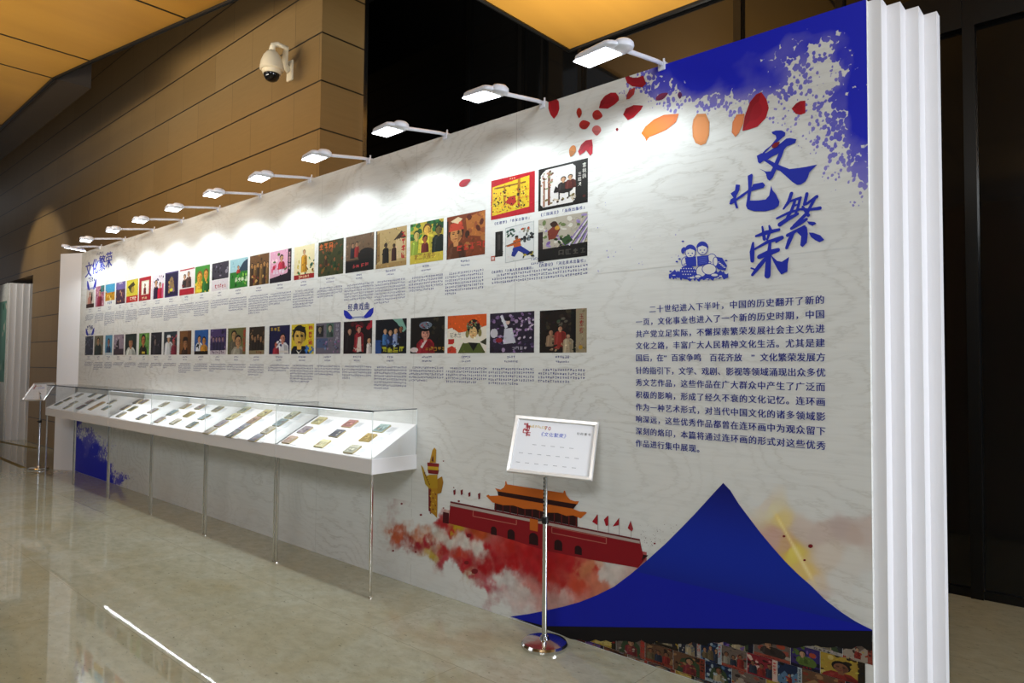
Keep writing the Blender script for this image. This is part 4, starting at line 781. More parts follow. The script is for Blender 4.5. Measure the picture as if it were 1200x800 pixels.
caption(W(578, 320)[0], W(688, 320)[0], W(630, 300)[1]+0.012, 77, 3, 'caption')

# ---- large blue brush-written title: each character its own piece
BL = '#1b2aa6'
def brush(org, sc, polys=(), strokes=(), name='title_character'):
    a = Art(14)
    def m(p): return W(org[0]+p[0]/sc, org[1]+p[1]/sc)
    for pl in polys: a.poly([m(p) for p in pl], hexc(BL))
    for pts, w in strokes:
        ws = [x/sc/ (FPX/ (onY(org[0], org[1], WY)-EYE).dot(_F)) for x in (w if isinstance(w, (list, tuple)) else [w]*len(pts))]
        a.stroke([m(p) for p in pts], ws, hexc(BL))
    return a.build(name)
brush((870, 140), 6.664, [[(230, 100), (262, 88), (310, 86), (338, 103), (335, 128), (305, 152), (270, 180), (225, 215), (190, 250), (150, 290), (140, 285), (180, 240), (225, 205), (268, 150), (262, 125), (240, 115)],
    [(115, 285), (150, 265), (190, 262), (250, 222), (300, 188), (345, 150), (375, 146), (425, 155), (415, 185), (380, 200), (350, 212), (330, 235), (310, 290), (285, 345), (265, 400), (240, 455), (215, 478), (200, 470), (188, 435), (205, 420), (225, 405), (245, 365), (262, 320), (285, 268), (235, 290), (200, 315), (165, 325), (140, 345), (125, 335)],
    [(165, 318), (215, 318), (262, 345), (310, 365), (370, 388), (440, 380), (500, 371), (588, 353), (555, 385), (525, 415), (515, 450), (495, 485), (460, 508), (430, 512), (395, 490), (350, 450), (300, 405), (255, 385), (225, 360), (190, 335)],
    [(135, 385), (190, 408), (225, 405), (215, 445), (190, 432), (178, 410)]])
brush((850, 220), 6.67, [[(85, -25), (118, -22), (112, 20), (92, 60), (85, 90), (104, 160), (86, 162), (72, 118), (48, 132), (34, 128), (44, 92), (66, 78), (44, 45), (78, 22)],
    [(178, -93), (212, -110), (218, -95), (206, 20), (198, 75), (196, 100), (260, 100), (318, 92), (345, 62), (362, -18), (372, 20), (398, 50), (426, 110), (420, 140), (385, 168), (318, 185), (230, 184), (176, 168), (164, 140), (172, 90), (182, 0)],
    [(222, -28), (296, -42), (314, -18), (300, 2), (240, 18), (205, 28), (207, 0)]],
    [([(70, 105), (135, 62), (200, 12)], [16, 22, 14])])
brush((850, 220), 6.67, [[(560, 345), (600, 305), (640, 305), (648, 360), (640, 430), (605, 465), (588, 450), (596, 380)], [(655, 350), (690, 352), (745, 372), (776, 408), (740, 426), (705, 410), (672, 385)], [(640, 262), (700, 268), (714, 280), (685, 298), (655, 285)]],
    [([(520, 45), (498, 110), (458, 165)], [26, 26, 14]), ([(505, 108), (592, 78)], 18), ([(548, 100), (520, 180), (486, 235)], [20, 24, 20]), ([(588, 80), (572, 150), (548, 212)], [20, 20, 16]), ([(406, 240), (500, 195), (600, 165)], [16, 20, 14]),
     ([(428, 288), (490, 245), (568, 205)], [32, 30, 20]), ([(540, 140), (580, 130)], 14), ([(640, 48), (622, 130)], 24), ([(636, 128), (718, 70)], [18, 24]), ([(600, 168), (660, 172), (742, 160)], [18, 18, 26]), ([(702, 85), (640, 200), (540, 300)], [20, 24, 26]), ([(608, 150), (652, 215)], [18, 24]),
     ([(520, 318), (580, 280), (638, 246)], [22, 30, 20]), ([(490, 372), (560, 335), (620, 305)], [26, 22, 22]), ([(535, 350), (505, 410), (482, 470)], [24, 32, 22])])
brush((850, 220), 6.67, [[(355, 520), (380, 545), (408, 572), (445, 578), (502, 540), (492, 590), (488, 655), (440, 678), (412, 640), (380, 580)]],
    [([(242, 378), (320, 352), (422, 328)], [16, 34, 22]), ([(292, 305), (308, 400)], [14, 28]), ([(346, 298), (356, 330), (330, 405)], [14, 26, 16]), ([(220, 432), (212, 500), (214, 570)], [18, 38, 30]), ([(232, 480), (330, 425), (445, 390)], [16, 24, 30]), ([(445, 392), (400, 425)], [24, 14]),
     ([(268, 540), (340, 510), (415, 486)], [34, 44, 30]), ([(352, 430), (340, 560), (332, 685)], [22, 40, 46]), ([(330, 540), (270, 610), (215, 680)], [26, 34, 22]), ([(205, 628), (240, 640)], 12)])
# ---- two children reading on the grass, blue line print
a = Art(10); LB = hexc('#2b3aa8'); PW = hexc('#e2e1dd', 0.9)
def kp(x, y): return W(760+x/3.808, 130+y/3.808)
def kell(cx, cy, rx, ry, c): a.poly([kp(cx+rx*cos(2*pi*k/18), cy+ry*sin(2*pi*k/18)) for k in range(18)], c)
gr = random.Random(6); gp = []
for k in range(40):
    x = 92+k*6.8; gp.append((x, 722-18*sin(pi*k/39)+gr.uniform(-9, 9)))
for k in range(40):
    x = 357-k*6.8; gp.append((x, 742+14*sin(pi*k/39)+gr.uniform(-7, 7)))
a.poly([kp(*p) for p in gp], LB)
for k in range(14): kell(gr.uniform(110, 340), gr.uniform(730, 752), gr.uniform(4, 9), 2.0, PW)
def lined(cx, cy, rx, ry, fill=None): kell(cx, cy, rx, ry, LB); kell(cx, cy, rx-3.2, ry-3.2, fill or PW)
a.poly([kp(*p) for p in ((300, 650), (330, 655), (352, 690), (345, 712), (312, 706), (298, 690))], LB)
for k in range(6): kell(306+k*7, 668+k*6, 6, 2, PW)
lined(284, 664, 24, 28); lined(168, 674, 21, 25); lined(300, 672, 12, 22)
kell(176, 716, 36, 26, LB)
for k in range(16): kell(148+(k % 6)*11+(k//6)*4, 703+(k//6)*13, 2.6, 2.4, PW)
lined(236, 716, 24, 26); lined(272, 706, 33, 26); lined(222, 738, 16, 9); lined(296, 732, 18, 9); lined(196, 744, 15, 7)
for cx, cy in ((188, 628), (242, 614)):
    lined(cx, cy+4, 24, 25); a.poly([kp(cx+27*cos(t_/12*pi), cy-2-30*sin(t_/12*pi)) for t_ in range(13)]+[kp(cx-14, cy-8), kp(cx, cy-13), kp(cx+14, cy-8)], LB)
    kell(cx-9, cy+7, 3.4, 2.4, LB); kell(cx+9, cy+7, 3.4, 2.4, LB); kell(cx+1, cy+18, 5, 1.8, LB)
kell(155, 624, 8, 13, LB); kell(160, 612, 5, 5, LB)
a.poly([kp(*p) for p in ((164, 654), (213, 649), (216, 692), (170, 694))], LB); a.poly([kp(*p) for p in ((217, 649), (268, 643), (274, 682), (219, 692))], LB); a.poly([kp(*p) for p in ((214, 648), (218, 648), (220, 694), (216, 694))], PW)
for k in range(5): a.poly([kp(226, 655+k*6.5), kp(264, 651+k*6), kp(264, 653+k*6), kp(226, 657+k*6.5)], hexc('#5a66c0'))
lined(166, 686, 8, 6); lined(274, 676, 8, 6)
for x, y in ((100, 716), (348, 668), (140, 660), (128, 672), (155, 582), (340, 738)): kell(x, y, 6, 3.5, LB)
a.build('reading_children_print', 'blue line print of two children reading a book')
# ---- introductory paragraph
PARA = ['二十世纪进入下半叶，中国的历史翻开了新的', '一页，文化事业也进入了一个新的历史时期，中国', '共产党立足实际，不懈探索繁荣发展社会主义先进', '文化之路，丰富广大人民精神文化生活。尤其是建', '国后，在“百家争鸣 百花齐放 ”文化繁荣发展方',
        '针的指引下，文学、戏剧、影视等领域涌现出众多优', '秀文艺作品，这些作品在广大群众中产生了广泛而', '积极的影响，形成了经久不衰的文化记忆。连环画', '作为一种艺术形式，对当代中国文化的诸多领域影', '响深远，这些优秀作品都曾在连环画中为观众留下', '深刻的烙印，本篇将通过连环画的形式对这些优秀', '作品进行集中展现。']
VL = [363.5, 377, 391, 405, 419, 433.7, 448, 462.5, 477, 491, 505, 519.5]; VR = [350, 367.5, 384.6, 401, 418, 436, 452.6, 469.6, 487, 504, 521, 538]
xl, xr = W(745, 440)[0], W(968, 440)[0]; a = Art(9); sz = 0.043
for k, s in enumerate(PARA):
    z = (W(745, VL[k])[1]+W(968, VR[k])[1])/2; x0 = xl+(0.085 if k == 0 else 0); adv = (xr-x0)/len(s) if k < 11 else (xr-xl)/22.0
    for j, ch in enumerate(s):
        if ch != ' ':
            for a.k, dx in enumerate((0, 0.0020)): a.glyphs(ch, x0+j*adv+dx, z-0.40*sz, sz, hexc('#222b84'))
a.build('introduction_text')
# ---- small headings and emblems
a = Art(2)
for k, ch in enumerate('文化繁荣'):
    (xa, za), (xb, zb) = W(100+k*7.9, 317-k*3.9), W(108+k*7.9, 316-k*3.9); s_ = 0.24
    for a.k, dx in enumerate((0, 0.006, 0.012, -0.006)): a.glyphs(ch, xa+dx, za-0.09, s_, hexc(BL), (xb-xa)/s_*0.98)
a.build('heading', 'small blue four-character heading at the far left')
a = Art(2); r = random.Random(3)
for k in range(6):
    x, z = W(112.5+k*1.5, 300-k*0.5)
    for q in pseudo(r): a.poly([(x+q[0]*.04, z+q[1]*.04), (x+q[2]*.04, z+q[1]*.04), (x+q[2]*.04, z+q[3]*.04), (x+q[0]*.04, z+q[3]*.04)], hexc(TXT), False)
a.build('small_lettering')
def emblem(cx, cy, w, h, words=None):
    """open fan of two blue wings with fine lettering between"""
    a = Art(2); (x0, z0), (x1, z1) = W(cx-w/2, cy), W(cx+w/2, cy); zc = (z0+z1)/2; Wd = x1-x0; xm = (x0+x1)/2; Hh = h
    for sg in (-1, 1): a.poly([(xm+sg*Wd*.5, zc+Hh*.55), (xm+sg*Wd*.49, zc), (xm+sg*Wd*.42, zc-Hh*.4), (xm+sg*Wd*.28, zc-Hh*.55), (xm+sg*Wd*.12, zc-Hh*.5), (xm+sg*Wd*.22, zc-Hh*.2), (xm+sg*Wd*.3, zc+Hh*.1), (xm+sg*Wd*.38, zc+Hh*.4)], hexc(BL))
    a.poly([(xm-Wd*.22, zc-Hh*.46), (xm+Wd*.22, zc-Hh*.46), (xm+Wd*.18, zc-Hh*.28), (xm-Wd*.18, zc-Hh*.28)], hexc('#8f97b8'))
    r = random.Random(int(cx))
    if words:
        s_ = Wd*0.165
        for k, ch in enumerate(words):
            for a.k, dx in enumerate((0, 0.004), 9): a.glyphs(ch, xm-Wd*.36+k*Wd*.185+dx, zc+Hh*0.42, s_, hexc('#2a3580'))
    else:
        for k in range(4):
            for q in pseudo(r): s_ = Wd*.17; x = xm-Wd*.36+k*Wd*.18; z = zc+Hh*.35; a.poly([(x+q[0]*s_, z+q[1]*s_), (x+q[2]*s_, z+q[1]*s_), (x+q[2]*s_, z+q[3]*s_), (x+q[0]*s_, z+q[3]*s_)], hexc(TXT), False)
    a.build('emblem')
emblem(420.3, 367.5, 35, 0.075, '经典戏曲'); emblem(107.5, 333.5, 11, 0.14); emblem(105.5, 388.5, 10, 0.10)

# ---- soft printed areas: fine sheets with ink and coverage per point
def wash(name, mat, x0, x1, z0, z1, step, fn, layer=4, label=None, skip=True):
    nx = int((x1-x0)/step); nz = int((z1-z0)/step); me = bpy.data.meshes.new(name); idx = {}; V = []; CC = []; KK = []; F = []
    grid = [[None]*(nx+1) for _ in range(nz+1)]
    for j in range(nz+1):
        for i in range(nx+1):
            x = x0+(x1-x0)*i/nx; z = z0+(z1-z0)*j/nz; grid[j][i] = (x, z)+fn(x, z)
    def vid(j, i):
        if (j, i) not in idx:
            x, z, c, k = grid[j][i]; idx[(j, i)] = len(V); V.append((x, WY-LAY*layer, z)); CC.append(c); KK.append(k)
        return idx[(j, i)]
    for j in range(nz):
        for i in range(nx):
            if skip and max(grid[j][i][3], grid[j+1][i][3], grid[j][i+1][3], grid[j+1][i+1][3]) < 0.012: continue
            F.append((vid(j, i), vid(j, i+1), vid(j+1, i+1), vid(j+1, i)))
    me.from_pydata(V, [], F); me.update()
    me.color_attributes.new('ink', 'FLOAT_COLOR', 'POINT'); me.attributes.new('cover', 'FLOAT', 'POINT')
    me.attributes['ink'].data.foreach_set('color', [q for c in CC for q in (*c, 1.0)]); me.attributes['cover'].data.foreach_set('value', KK)
    o = link_mesh(name, me, mat, wall)
    if label: o['label'] = label
    return o
def idw(pts, u, v, pw=2.6):
    n = len(pts[0])-2; acc = [0.0]*n; ws = 0.0
    for p in pts:
        d = (p[0]-u)**2+(p[1]-v)**2+1.0; w = d**(-pw/2.0*1.35); ws += w
        for k in range(n): acc[k] += w*p[k+2]
    return [q/ws for q in acc]
SPL = [(760, 80, .45), (700, 98, 0), (738, 94, .42), (752, 96, .62), (745, 112, .42), (762, 104, .66), (730, 108, .34), (722, 104, .12), (720, 122, .08), (775, 78, .82), (800, 70, 1), (850, 50, 1.05), (900, 40, 1.05), (950, 22, 1), (1000, 12, 1.05), (1012, 60, 1), (780, 100, .7), (820, 95, .95), (860, 95, .92), (880, 85, .88), (768, 118, .46), (750, 124, .14), (790, 124, .5), (830, 124, .55), (860, 126, .55),
       (800, 142, .02), (840, 142, .06), (870, 146, .2), (770, 142, 0), (900, 96, .85), (915, 72, .72), (930, 56, .70), (950, 46, .72), (965, 60, .52), (940, 82, .5), (960, 92, .34), (975, 88, .36), (992, 66, .78), (1006, 90, .85), (950, 110, .4), (920, 112, .6), (900, 122, .45), (888, 146, .22), (878, 160, .12), (930, 135, .36),
       (958, 130, .5), (985, 118, .68), (1006, 120, .95), (1010, 150, .95), (985, 150, .62), (960, 160, .5), (940, 165, .32), (922, 188, .08), (960, 190, .36), (985, 180, .55), (1008, 180, .75), (1012, 205, .6), (984, 210, .38), (950, 215, .14), (1000, 235, .30), (1014, 240, .22), (980, 245, .08), (905, 165, .06), (1014, 272, 0), (960, 262, 0), (850, 200, 0), (780, 180, 0), (700, 140, 0), (660, 120, 0), (905, 220, 0), (930, 250, 0)]
def f_spl(x, z):
    u, v = toPix(Vector((x, WY, z))); return ((0.01, 0.02, 0.3), idw(SPL, u, v, 3.4)[0])
_x0, _z0 = W(700, 100)[0], W(1000, 290)[1]
wash('ink_splash', M['splash'], _x0, XR-0.0005, _z0, WT-0.0005, 0.03, f_spl, 3, 'deep blue ink splash in the top right corner')
SP2 = [(90, 490, 1), (90, 520, 1.05), (96, 490, .75), (100, 495, .3), (97, 510, .5), (102, 515, .75), (110, 492, .15), (105, 505, .62), (112, 525, .9), (120, 518, .45), (124, 530, .6), (115, 500, .1), (125, 545, .9), (127, 560, 1), (110, 550, 1.1), (95, 550, 1.1), (130, 535, .12), (135, 556, .55), (141, 562, .7), (147, 570, .2), (140, 545, .05), (130, 505, 0), (150, 540, 0), (165, 575, 0), (150, 500, 0), (100, 470, 0.2), (120, 470, 0)]
def f_sp2(x, z):
    u, v = toPix(Vector((x, WY, z))); return ((0.01, 0.02, 0.3), idw(SP2, u, v)[0])
wash('ink_splash', M['splash'], XL+0.001, W(170, 570)[0], 0.002, 0.95, 0.04, f_sp2, 3, 'dark blue ink splash at the far left foot of the wall')
def h3(h): return hexc(h, 0.85)
CL = [(452, 622, 'c07a58', .35), (466, 628, 'c8603c', .8), (484, 634, '981428', 1), (500, 638, 'a81830', 1), (520, 643, 'b02428', 1), (540, 649, 'c03a28', 1), (470, 636, 'b05a50', .5), (486, 626, 'c87850', .6), (500, 626, 'cf8a60', .55), (482, 615, 'd0a080', .3), (515, 632, 'd8cabc', .7), (530, 630, 'ddd6cc', .9), (545, 636, 'e0dad2', .9), (562, 643, 'ded6cc', .9), (512, 622, 'd8d0c4', .5),
      (518, 613, 'b01420', 1), (530, 621, 'b81c20', 1), (550, 629, 'b01420', 1), (572, 640, 'b81420', 1), (600, 640, 'b82018', 1), (620, 648, 'b01018', 1), (660, 652, 'b41a1c', 1), (700, 668, 'c03828', 1), (505, 650, 'c8a83c', .7), (520, 656, 'b83a48', .8), (545, 660, 'b01a28', 1), (565, 664, 'a80c18', 1), (572, 684, 'b84050', .7), (556, 674, 'b83848', .75), (548, 678, 'c0a860', .35),
      (500, 660, 'ddd', 0), (530, 668, 'ddd', 0), (545, 686, 'ddd', 0), (560, 698, 'ddd', 0), (588, 676, 'd8d4d0', 1), (600, 684, 'dcd6d2', .9), (612, 694, 'd8cac4', .9), (620, 686, 'cc8078', 1), (640, 676, 'b82018', 1), (640, 702, 'd0a098', .9), (660, 700, 'd4aca4', .9), (655, 686, 'b42420', 1), (676, 684, 'c84a30', 1), (690, 668, 'cc7a54', 1), (702, 660, 'dcb49c', 1), (718, 658, 'dcd6d0', 1), (714, 674, 'd8ccc4', 1), (700, 684, 'd0785c', 1), (730, 652, 'd8ccc4', .9), (744, 646, 'a81018', 1),
      (600, 664, 'b01018', 1), (580, 652, 'b41420', 1), (600, 654, 'b01018', 1), (622, 664, 'b01420', 1), (585, 664, 'b00e1a', 1), (640, 650, 'b01420', 1), (675, 662, 'b41820', 1), (640, 668, 'b01018', 1), (535, 618, 'b8961e', 1), (560, 624, 'b84a1e', 1), (640, 660, 'b01018', 1), (620, 716, 'd0b4b0', .5), (575, 706, 'c08080', .4), (590, 716, 'ddd', 0), (440, 600, 'ddd', 0), (460, 604, 'b87a78', .35), (456, 600, 'b06a6a', .3), (440, 640, 'ddd', 0), (470, 652, 'ddd', 0), (490, 668, 'ddd', 0), (520, 690, 'ddd', 0), (480, 606, 'ddd', .05), (494, 606, 'ddd', 0), (505, 604, 'ddd', 0), (600, 730, 'ddd', 0), (440, 700, 'ddd', 0), (560, 720, 'ddd', 0)]
CL = [(u, v)+h3(c)+(k,) for u, v, c, k in CL]
def f_cl(x, z):
    q = Vector((x*3.2, 0, z*3.2)); dx = noise.fractal(q*2.6, 0.7, 2.2, 5)*9; dy = noise.fractal(q*2.6+Vector((9, 4, 2)), 0.7, 2.2, 5)*7
    u, v = toPix(Vector((x, WY, z))); r, g, b_, k = idw(CL, u+dx, v+dy, 2.7)
    k += noise.fractal(q*5.0, 0.8, 2.3, 3)*0.22*(1 if 0.04 < k < 0.97 else 0); k = max(0.0, min(1.0, (k-0.12)*1.45)); k = k*k*(3-2*k)
    e = min(1.0, max(0.0, (u-440)/12.0), (735-v)/10.0); t = 1+0.22*noise.fractal(q*4.0, 0.7, 2.1, 5)
    return ((r*t, g*t, b_*t), k*max(e, 0))
wash('red_cloud', M['wash'], W(440, 640)[0], W(758, 640)[0], 0.002, W(520, 596)[1], 0.0085, f_cl, 5, 'billowing red and white clouds below the gate')
GL = [(900, 590, 'e8c8a0', .25), (925, 640, 'd89a50', .5), (905, 630, 'd07a50', .4), (915, 610, 'f0d060', .5), (930, 645, 'f4e070', .8), (945, 672, 'f0d080', .7), (955, 685, 'e8c8a0', .4), (905, 595, 'f0e0a0', .4), (960, 625, 'c89a84', .35), (985, 620, 'b88a7c', .4), (1000, 628, 'c09078', .4), (1015, 620, 'c8a090', .35), (970, 650, 'e0c0a0', .3), (1000, 650, 'e4dcd2', .4), (985, 680, 'e0d6cc', .2), (940, 620, 'd0a080', .3),
      (890, 580, 'ddd', 0), (940, 580, 'ddd', 0), (1000, 590, 'ddd', .02), (1020, 700, 'ddd', 0), (970, 710, 'ddd', 0), (880, 560, 'ddd', 0), (960, 596, 'ddd', .05), (850, 620, 'd09878', .2), (960, 700, 'c88070', .2)]
GL = [(u, v)+h3(c)+(k,) for u, v, c, k in GL]
def f_gl(x, z):
    q = Vector((x*3.2, 0, z*3.2)); u, v = toPix(Vector((x, WY, z))); r, g, b_, k = idw(GL, u+noise.fractal(q*2, .9, 2.2, 3)*5, v+noise.fractal(q*2+Vector((5, 5, 5)), .9, 2.2, 3)*5, 3.4)
    d = abs((u-905)*0.873-(v-595)*0.488); s = max(0.0, 1-d/3.6)**1.2*max(0.0, min(1.0, (v-596)/14.0, (690-v)/16.0))
    k = k*1.5; return ((r+(0.92-r)*s*0.85, g+(0.80-g)*s*0.85, b_+(0.42-b_)*s*0.85), max(0.0, min(1.0, k-0.03+s*0.6)))
wash('glowing_mist', M['wash'], W(860, 640)[0], XR-0.001, W(980, 715)[1], W(940, 570)[1], 0.008, f_gl, 4, 'pale orange mist with a yellow streak right of the peak')

# ---- petals
PP = [([(9, 345), (14, 338), (38, 335), (45, 352), (47, 378), (40, 398), (28, 413), (16, 398), (9, 378)], 'b01020'), ([(184, 376), (190, 352), (205, 333), (225, 322), (243, 322), (253, 336), (254, 348), (240, 362), (215, 378)], 'b01428'), ([(268, 398), (278, 377), (305, 365), (338, 367), (330, 382), (305, 408), (285, 418)], 'a81020'),
      ([(275, 258), (288, 258), (295, 270), (318, 270), (338, 262), (348, 291), (335, 304), (300, 300), (282, 288)], 'a01428'), ([(279, 346), (281, 330), (290, 312), (311, 304), (306, 328), (290, 344)], 'b83838'),
      ([(349, 491), (344, 478), (331, 463), (345, 440), (375, 415), (410, 399), (462, 395), (452, 424), (420, 450), (380, 468), (356, 477)], 'dc7020'), ([(508, 440), (512, 415), (525, 396), (555, 395), (568, 425), (566, 470), (555, 498), (538, 505), (520, 497), (510, 475)], 'd88a4c'), ([(645, 460), (648, 425), (662, 398), (690, 395), (685, 430), (670, 462), (658, 476)], 'd8804c'),
      ([(682, 455), (690, 405), (708, 355), (730, 328), (748, 320), (766, 345), (774, 375), (764, 410), (735, 440), (705, 450)], 'b01426'), ([(853, 378), (868, 360), (884, 351), (901, 350), (901, 393), (885, 399), (868, 396)], 'b01020'), ([(112, 526), (122, 503), (138, 488), (160, 484), (163, 505), (162, 532), (154, 541), (140, 522), (130, 531), (117, 540)], 'b82838')]
for pts, c in PP:
    a = Art(9); q = [W(640+x/2.963, y/2.963) for x, y in pts]; a.poly([(x, min(z, WT-0.001)) for x, z in q], hexc(c, 0.9)); mx, mz = sum(x for x, z in q)/len(q), sum(z for x, z in q)/len(q)
    dk = tuple(v*0.68 for v in hexc(c, 0.9)); lt = tuple(min(0.85, v*1.35) for v in hexc(c, 0.9)); n = len(q); h = n//2
    if c[:2] == 'd8' or c[:2] == 'dc': a.poly([(mx+(x-mx)*0.8, min(WT-0.001, mz+(z-mz)*0.8)) for x, z in q], tuple(min(0.85, v*1.12) for v in hexc(c, 0.9)))
    else:
        a.poly([(mx, mz)]+[(mx+(x-mx)*0.96, min(WT-0.001, mz+(z-mz)*0.96)) for x, z in q[:h]], dk); a.poly([(mx+(x-mx)*0.5, mz+(z-mz)*0.5) for x, z in q], tuple((u_+v_)/2 for u_, v_ in zip(dk, hexc(c, 0.9))))
    a.build('petal')
for u, v, rx, ry, rot, c, ly in [(679, 132.5, 3.2, 6, 0, 'b83020', 9), (700.5, 135, 6, 6, .2, 'c0302c', 9), (685.5, 146, 6.5, 5.5, -.3, 'b82420', 9), (699.5, 153, 5.5, 6, 0, 'cc6a68', 9), (671, 177, 4, 7, .3, 'd08038', 9), (545, 214, 7.5, 4, -.5, 'b81428', 9), (776, 113, 8, 3.6, -.5, '8a2a58', 9), (797, 112, 2.6, 4, 0, '6a2a6a', 9), (723.5, 152, 1.6, 2, 0, '8a1a20', 9), (910, 170, 5.5, 2.6, -.6, '8a1020', 24)]:
    a = Art(ly); pts = []
    for k in range(22):
        t_ = 2*pi*k/22; x, y = rx*cos(t_), ry*sin(t_); x, y = (x*(1-0.45*max(0, sin(t_))), y) if ry > rx else (x, y*(1-0.45*max(0, cos(t_)))); pts.append(W(u+x*cos(rot)-y*sin(rot), v+x*sin(rot)+y*cos(rot)))
    a.poly(pts, hexc(c, 0.85)); mx, mz = W(u, v); a.poly([(mx+(x-mx)*0.9, mz+(z-mz)*0.9) for x, z in pts[:12]], tuple(q_*0.75 for q_ in hexc(c, 0.85))); a.build('petal')

# ---- gate tower mural
G0 = empty('gate_mural', (0, 0, 0)); G0.parent = wall; G0.location = -wall.location; G0['label'] = 'printed red gate tower with orange roofs, flags and arches'; _wl[G0.name] = Vector((0, 0, 0))
def piece(name, polys, layer, label=None):
    a = Art(layer)
    for pts, c in polys: a.px(pts, c)
    return a.build(name, label, G0)
RD = '8e0f1c'
piece('gate_wall', [([(519.5, 599.5), (526.5, 601), (526, 613.5), (519, 612.2)], '4a0a12'), ([(528, 588), (750.3, 633), (754, 650), (757, 654), (748, 665), (690, 655), (640, 645), (580, 626), (526, 613)], RD), ([(754, 649.5), (760, 650.5), (752, 657)], '2c0a0c')], 7)
piece('parapet', [([(528.2, 587), (750.3, 631.4), (750.3, 633.2), (528, 588.8)], '6a1420'), ([(528, 589), (750.2, 633.4), (750.2, 636.8), (527.4, 592.4)], 'b8a8a0'), ([(527.4, 592.2), (750.2, 636.6), (750.4, 637.4), (527.2, 593.0)], '8a2a2c')], 8)
bn = []
for q in (((555, 597.5), (605.5, 607.5), (605.5, 614.5), (554.5, 604.5)), ((647, 617), (710.8, 629.8), (710.8, 636.8), (647, 624))):
    for k in range(4):
        (ua, va), (ub, vb) = q[k], q[(k+1) % 4]; o_ = 0.45
        bn.append(([(ua, va-o_), (ub, vb-o_), (ub, vb+o_), (ua, va+o_)], 'b46a5c') if k % 2 == 0 else ([(ua-o_, va), (ua+o_, va), (ub+o_, vb), (ub-o_, vb)], 'b46a5c'))
piece('banner_outline', bn, 8)
for u, v, rx, ry in ((579, 621.5, 3.4, 5), (599.3, 625.8, 4.3, 5.8), (625.7, 631, 5.3, 7), (654.6, 638.3, 4.7, 6.2), (678, 644.3, 4.2, 5.2)):
    sl = 0.2
    piece('arch', [([(u-rx, v+ry-sl*rx)]+[(u+rx*cos(pi-pi*k/10), v-ry*0.25-ry*0.75*sin(pi*k/10)+sl*rx*cos(pi-pi*k/10)) for k in range(11)]+[(u+rx, v+ry+sl*rx)], '2a060c')], 8)
piece('orange_panel', [([(621.2, 607), (630.9, 609), (630.5, 622.6), (621.2, 620.6)], 'c8651c')], 9)
piece('hall', [([(580, 587), (677, 604.5), (677, 616.5), (579.5, 596.8)], '2c0a0c')]+[([(580.5+k*8.6, 588.3+k*1.6), (581.6+k*8.6, 588.5+k*1.6), (581.6+k*8.6, 598.2+k*1.72), (580.5+k*8.6, 598+k*1.72)], '6a1a1a') for k in range(12)], 7)
piece('eave_band', [([(583, 574.5), (677, 590), (671.5, 597), (584.5, 582)], '2e0c0c')], 8)
piece('lower_roof', [([(570, 580.8), (572.6, 579.2), (574.5, 580.8), (584.5, 580.4), (671.5, 595.8), (680, 599.2), (686, 599.4), (688.2, 600.4), (681, 607.2), (672, 603.6), (664, 604.2), (654, 600.6), (640, 600.2), (628, 596.4), (614, 595.8), (602, 592), (590, 591.6), (577.5, 588.4)], 'cf6a20')], 9)
piece('upper_roof', [([(580.4, 571.6), (587, 573.4), (591, 570.6), (592.4, 567.4), (592.6, 563.6), (593.8, 563.6), (594.6, 567.2), (660.6, 577.4), (661.2, 574.6), (662.6, 574.8), (664, 580), (668.5, 585.2), (674, 587), (678.8, 587), (677, 590.6), (655, 587), (640, 584.6), (583, 575.2)], 'cf6a20')], 10)
for u, v, h_ in [(533, 576.5, 7), (541.5, 576.5, 7), (550.5, 579, 6), (562, 581, 8)]:
    piece('flag', [([(u-1.6, v-h_/2+1.5), (u+1.2, v-h_/2), (u+1, v+h_/2-1), (u-1, v+h_/2)], '7a1620')], 8)
for k, (u, v) in enumerate([(700.6, 603), (713, 604.5), (725.6, 606.6), (739.4, 610.5)]):
    sh_ = [[(0, -1), (-6.4, 8), (-.2, 12)], [(0, -1), (-5, 4), (-2.8, 11.5), (0, 11)], [(0, 0), (-7.4, 10), (0, 8.5)], [(0, -1), (2.8, 9), (1, 12), (-3.6, 8)]][k]
    piece('flag', [([(u+x, v+y) for x, y in sh_], 'a81424'), ([(u+.05, v), (u+.5, v), (u+.7, v+20), (u+.25, v+20)], '8a7a78')], 8)
piece('ornamental_column', [([(502.4, 570), (513, 570), (512.6, 607), (509, 603), (502.5, 598)], 'b4821e'), ([(502.4, 570), (505, 570), (505, 600), (502.5, 598)], '7a1a1c'), ([(493.4, 544.6), (496, 547), (499.8, 557.5), (504, 556), (504, 573), (498.6, 567)], 'b8962a'), ([(512, 562), (514, 560.5), (518.4, 557.8), (519.8, 565), (517.5, 577), (513, 578.5)], 'a87820'),
       ([(503.4, 556), (512.8, 556), (513.2, 572), (503, 572)], 'b8901f'), ([(501, 541.6), (514.8, 543), (514.4, 547), (501.4, 546)], '8a1e1c'), ([(501.6, 546), (514.2, 547), (514.2, 551), (501.4, 550)], 'c8a020'), ([(501.2, 550), (514.6, 551), (513.6, 555.6), (502.4, 554.4)], '7a1a1a'), ([(503.6, 542), (504.8, 537), (507, 527.5), (509.4, 524), (511.6, 527), (511, 542)], 'bc8c20'), ([(506, 540), (507.4, 533), (508.4, 536), (508.6, 541)], '5a2410')]
      + [([(503.6+(k % 3)*3, 574+k*2.2), (506+(k % 3)*2.6, 573.4+k*2.2), (505.4+(k % 3)*3, 576+k*2.2)], 'd8b440' if k % 2 else '6a2a14') for k in range(13)] + [([(497+k*1.1, 553+k*2.6), (499+k*1.1, 553.5+k*2.6), (498+k*1.1, 556+k*2.6)], '7a4a14') for k in range(6)], 8, 'gold and red carved column with a beast on top')
rd_ = random.Random(5); a = Art(6)
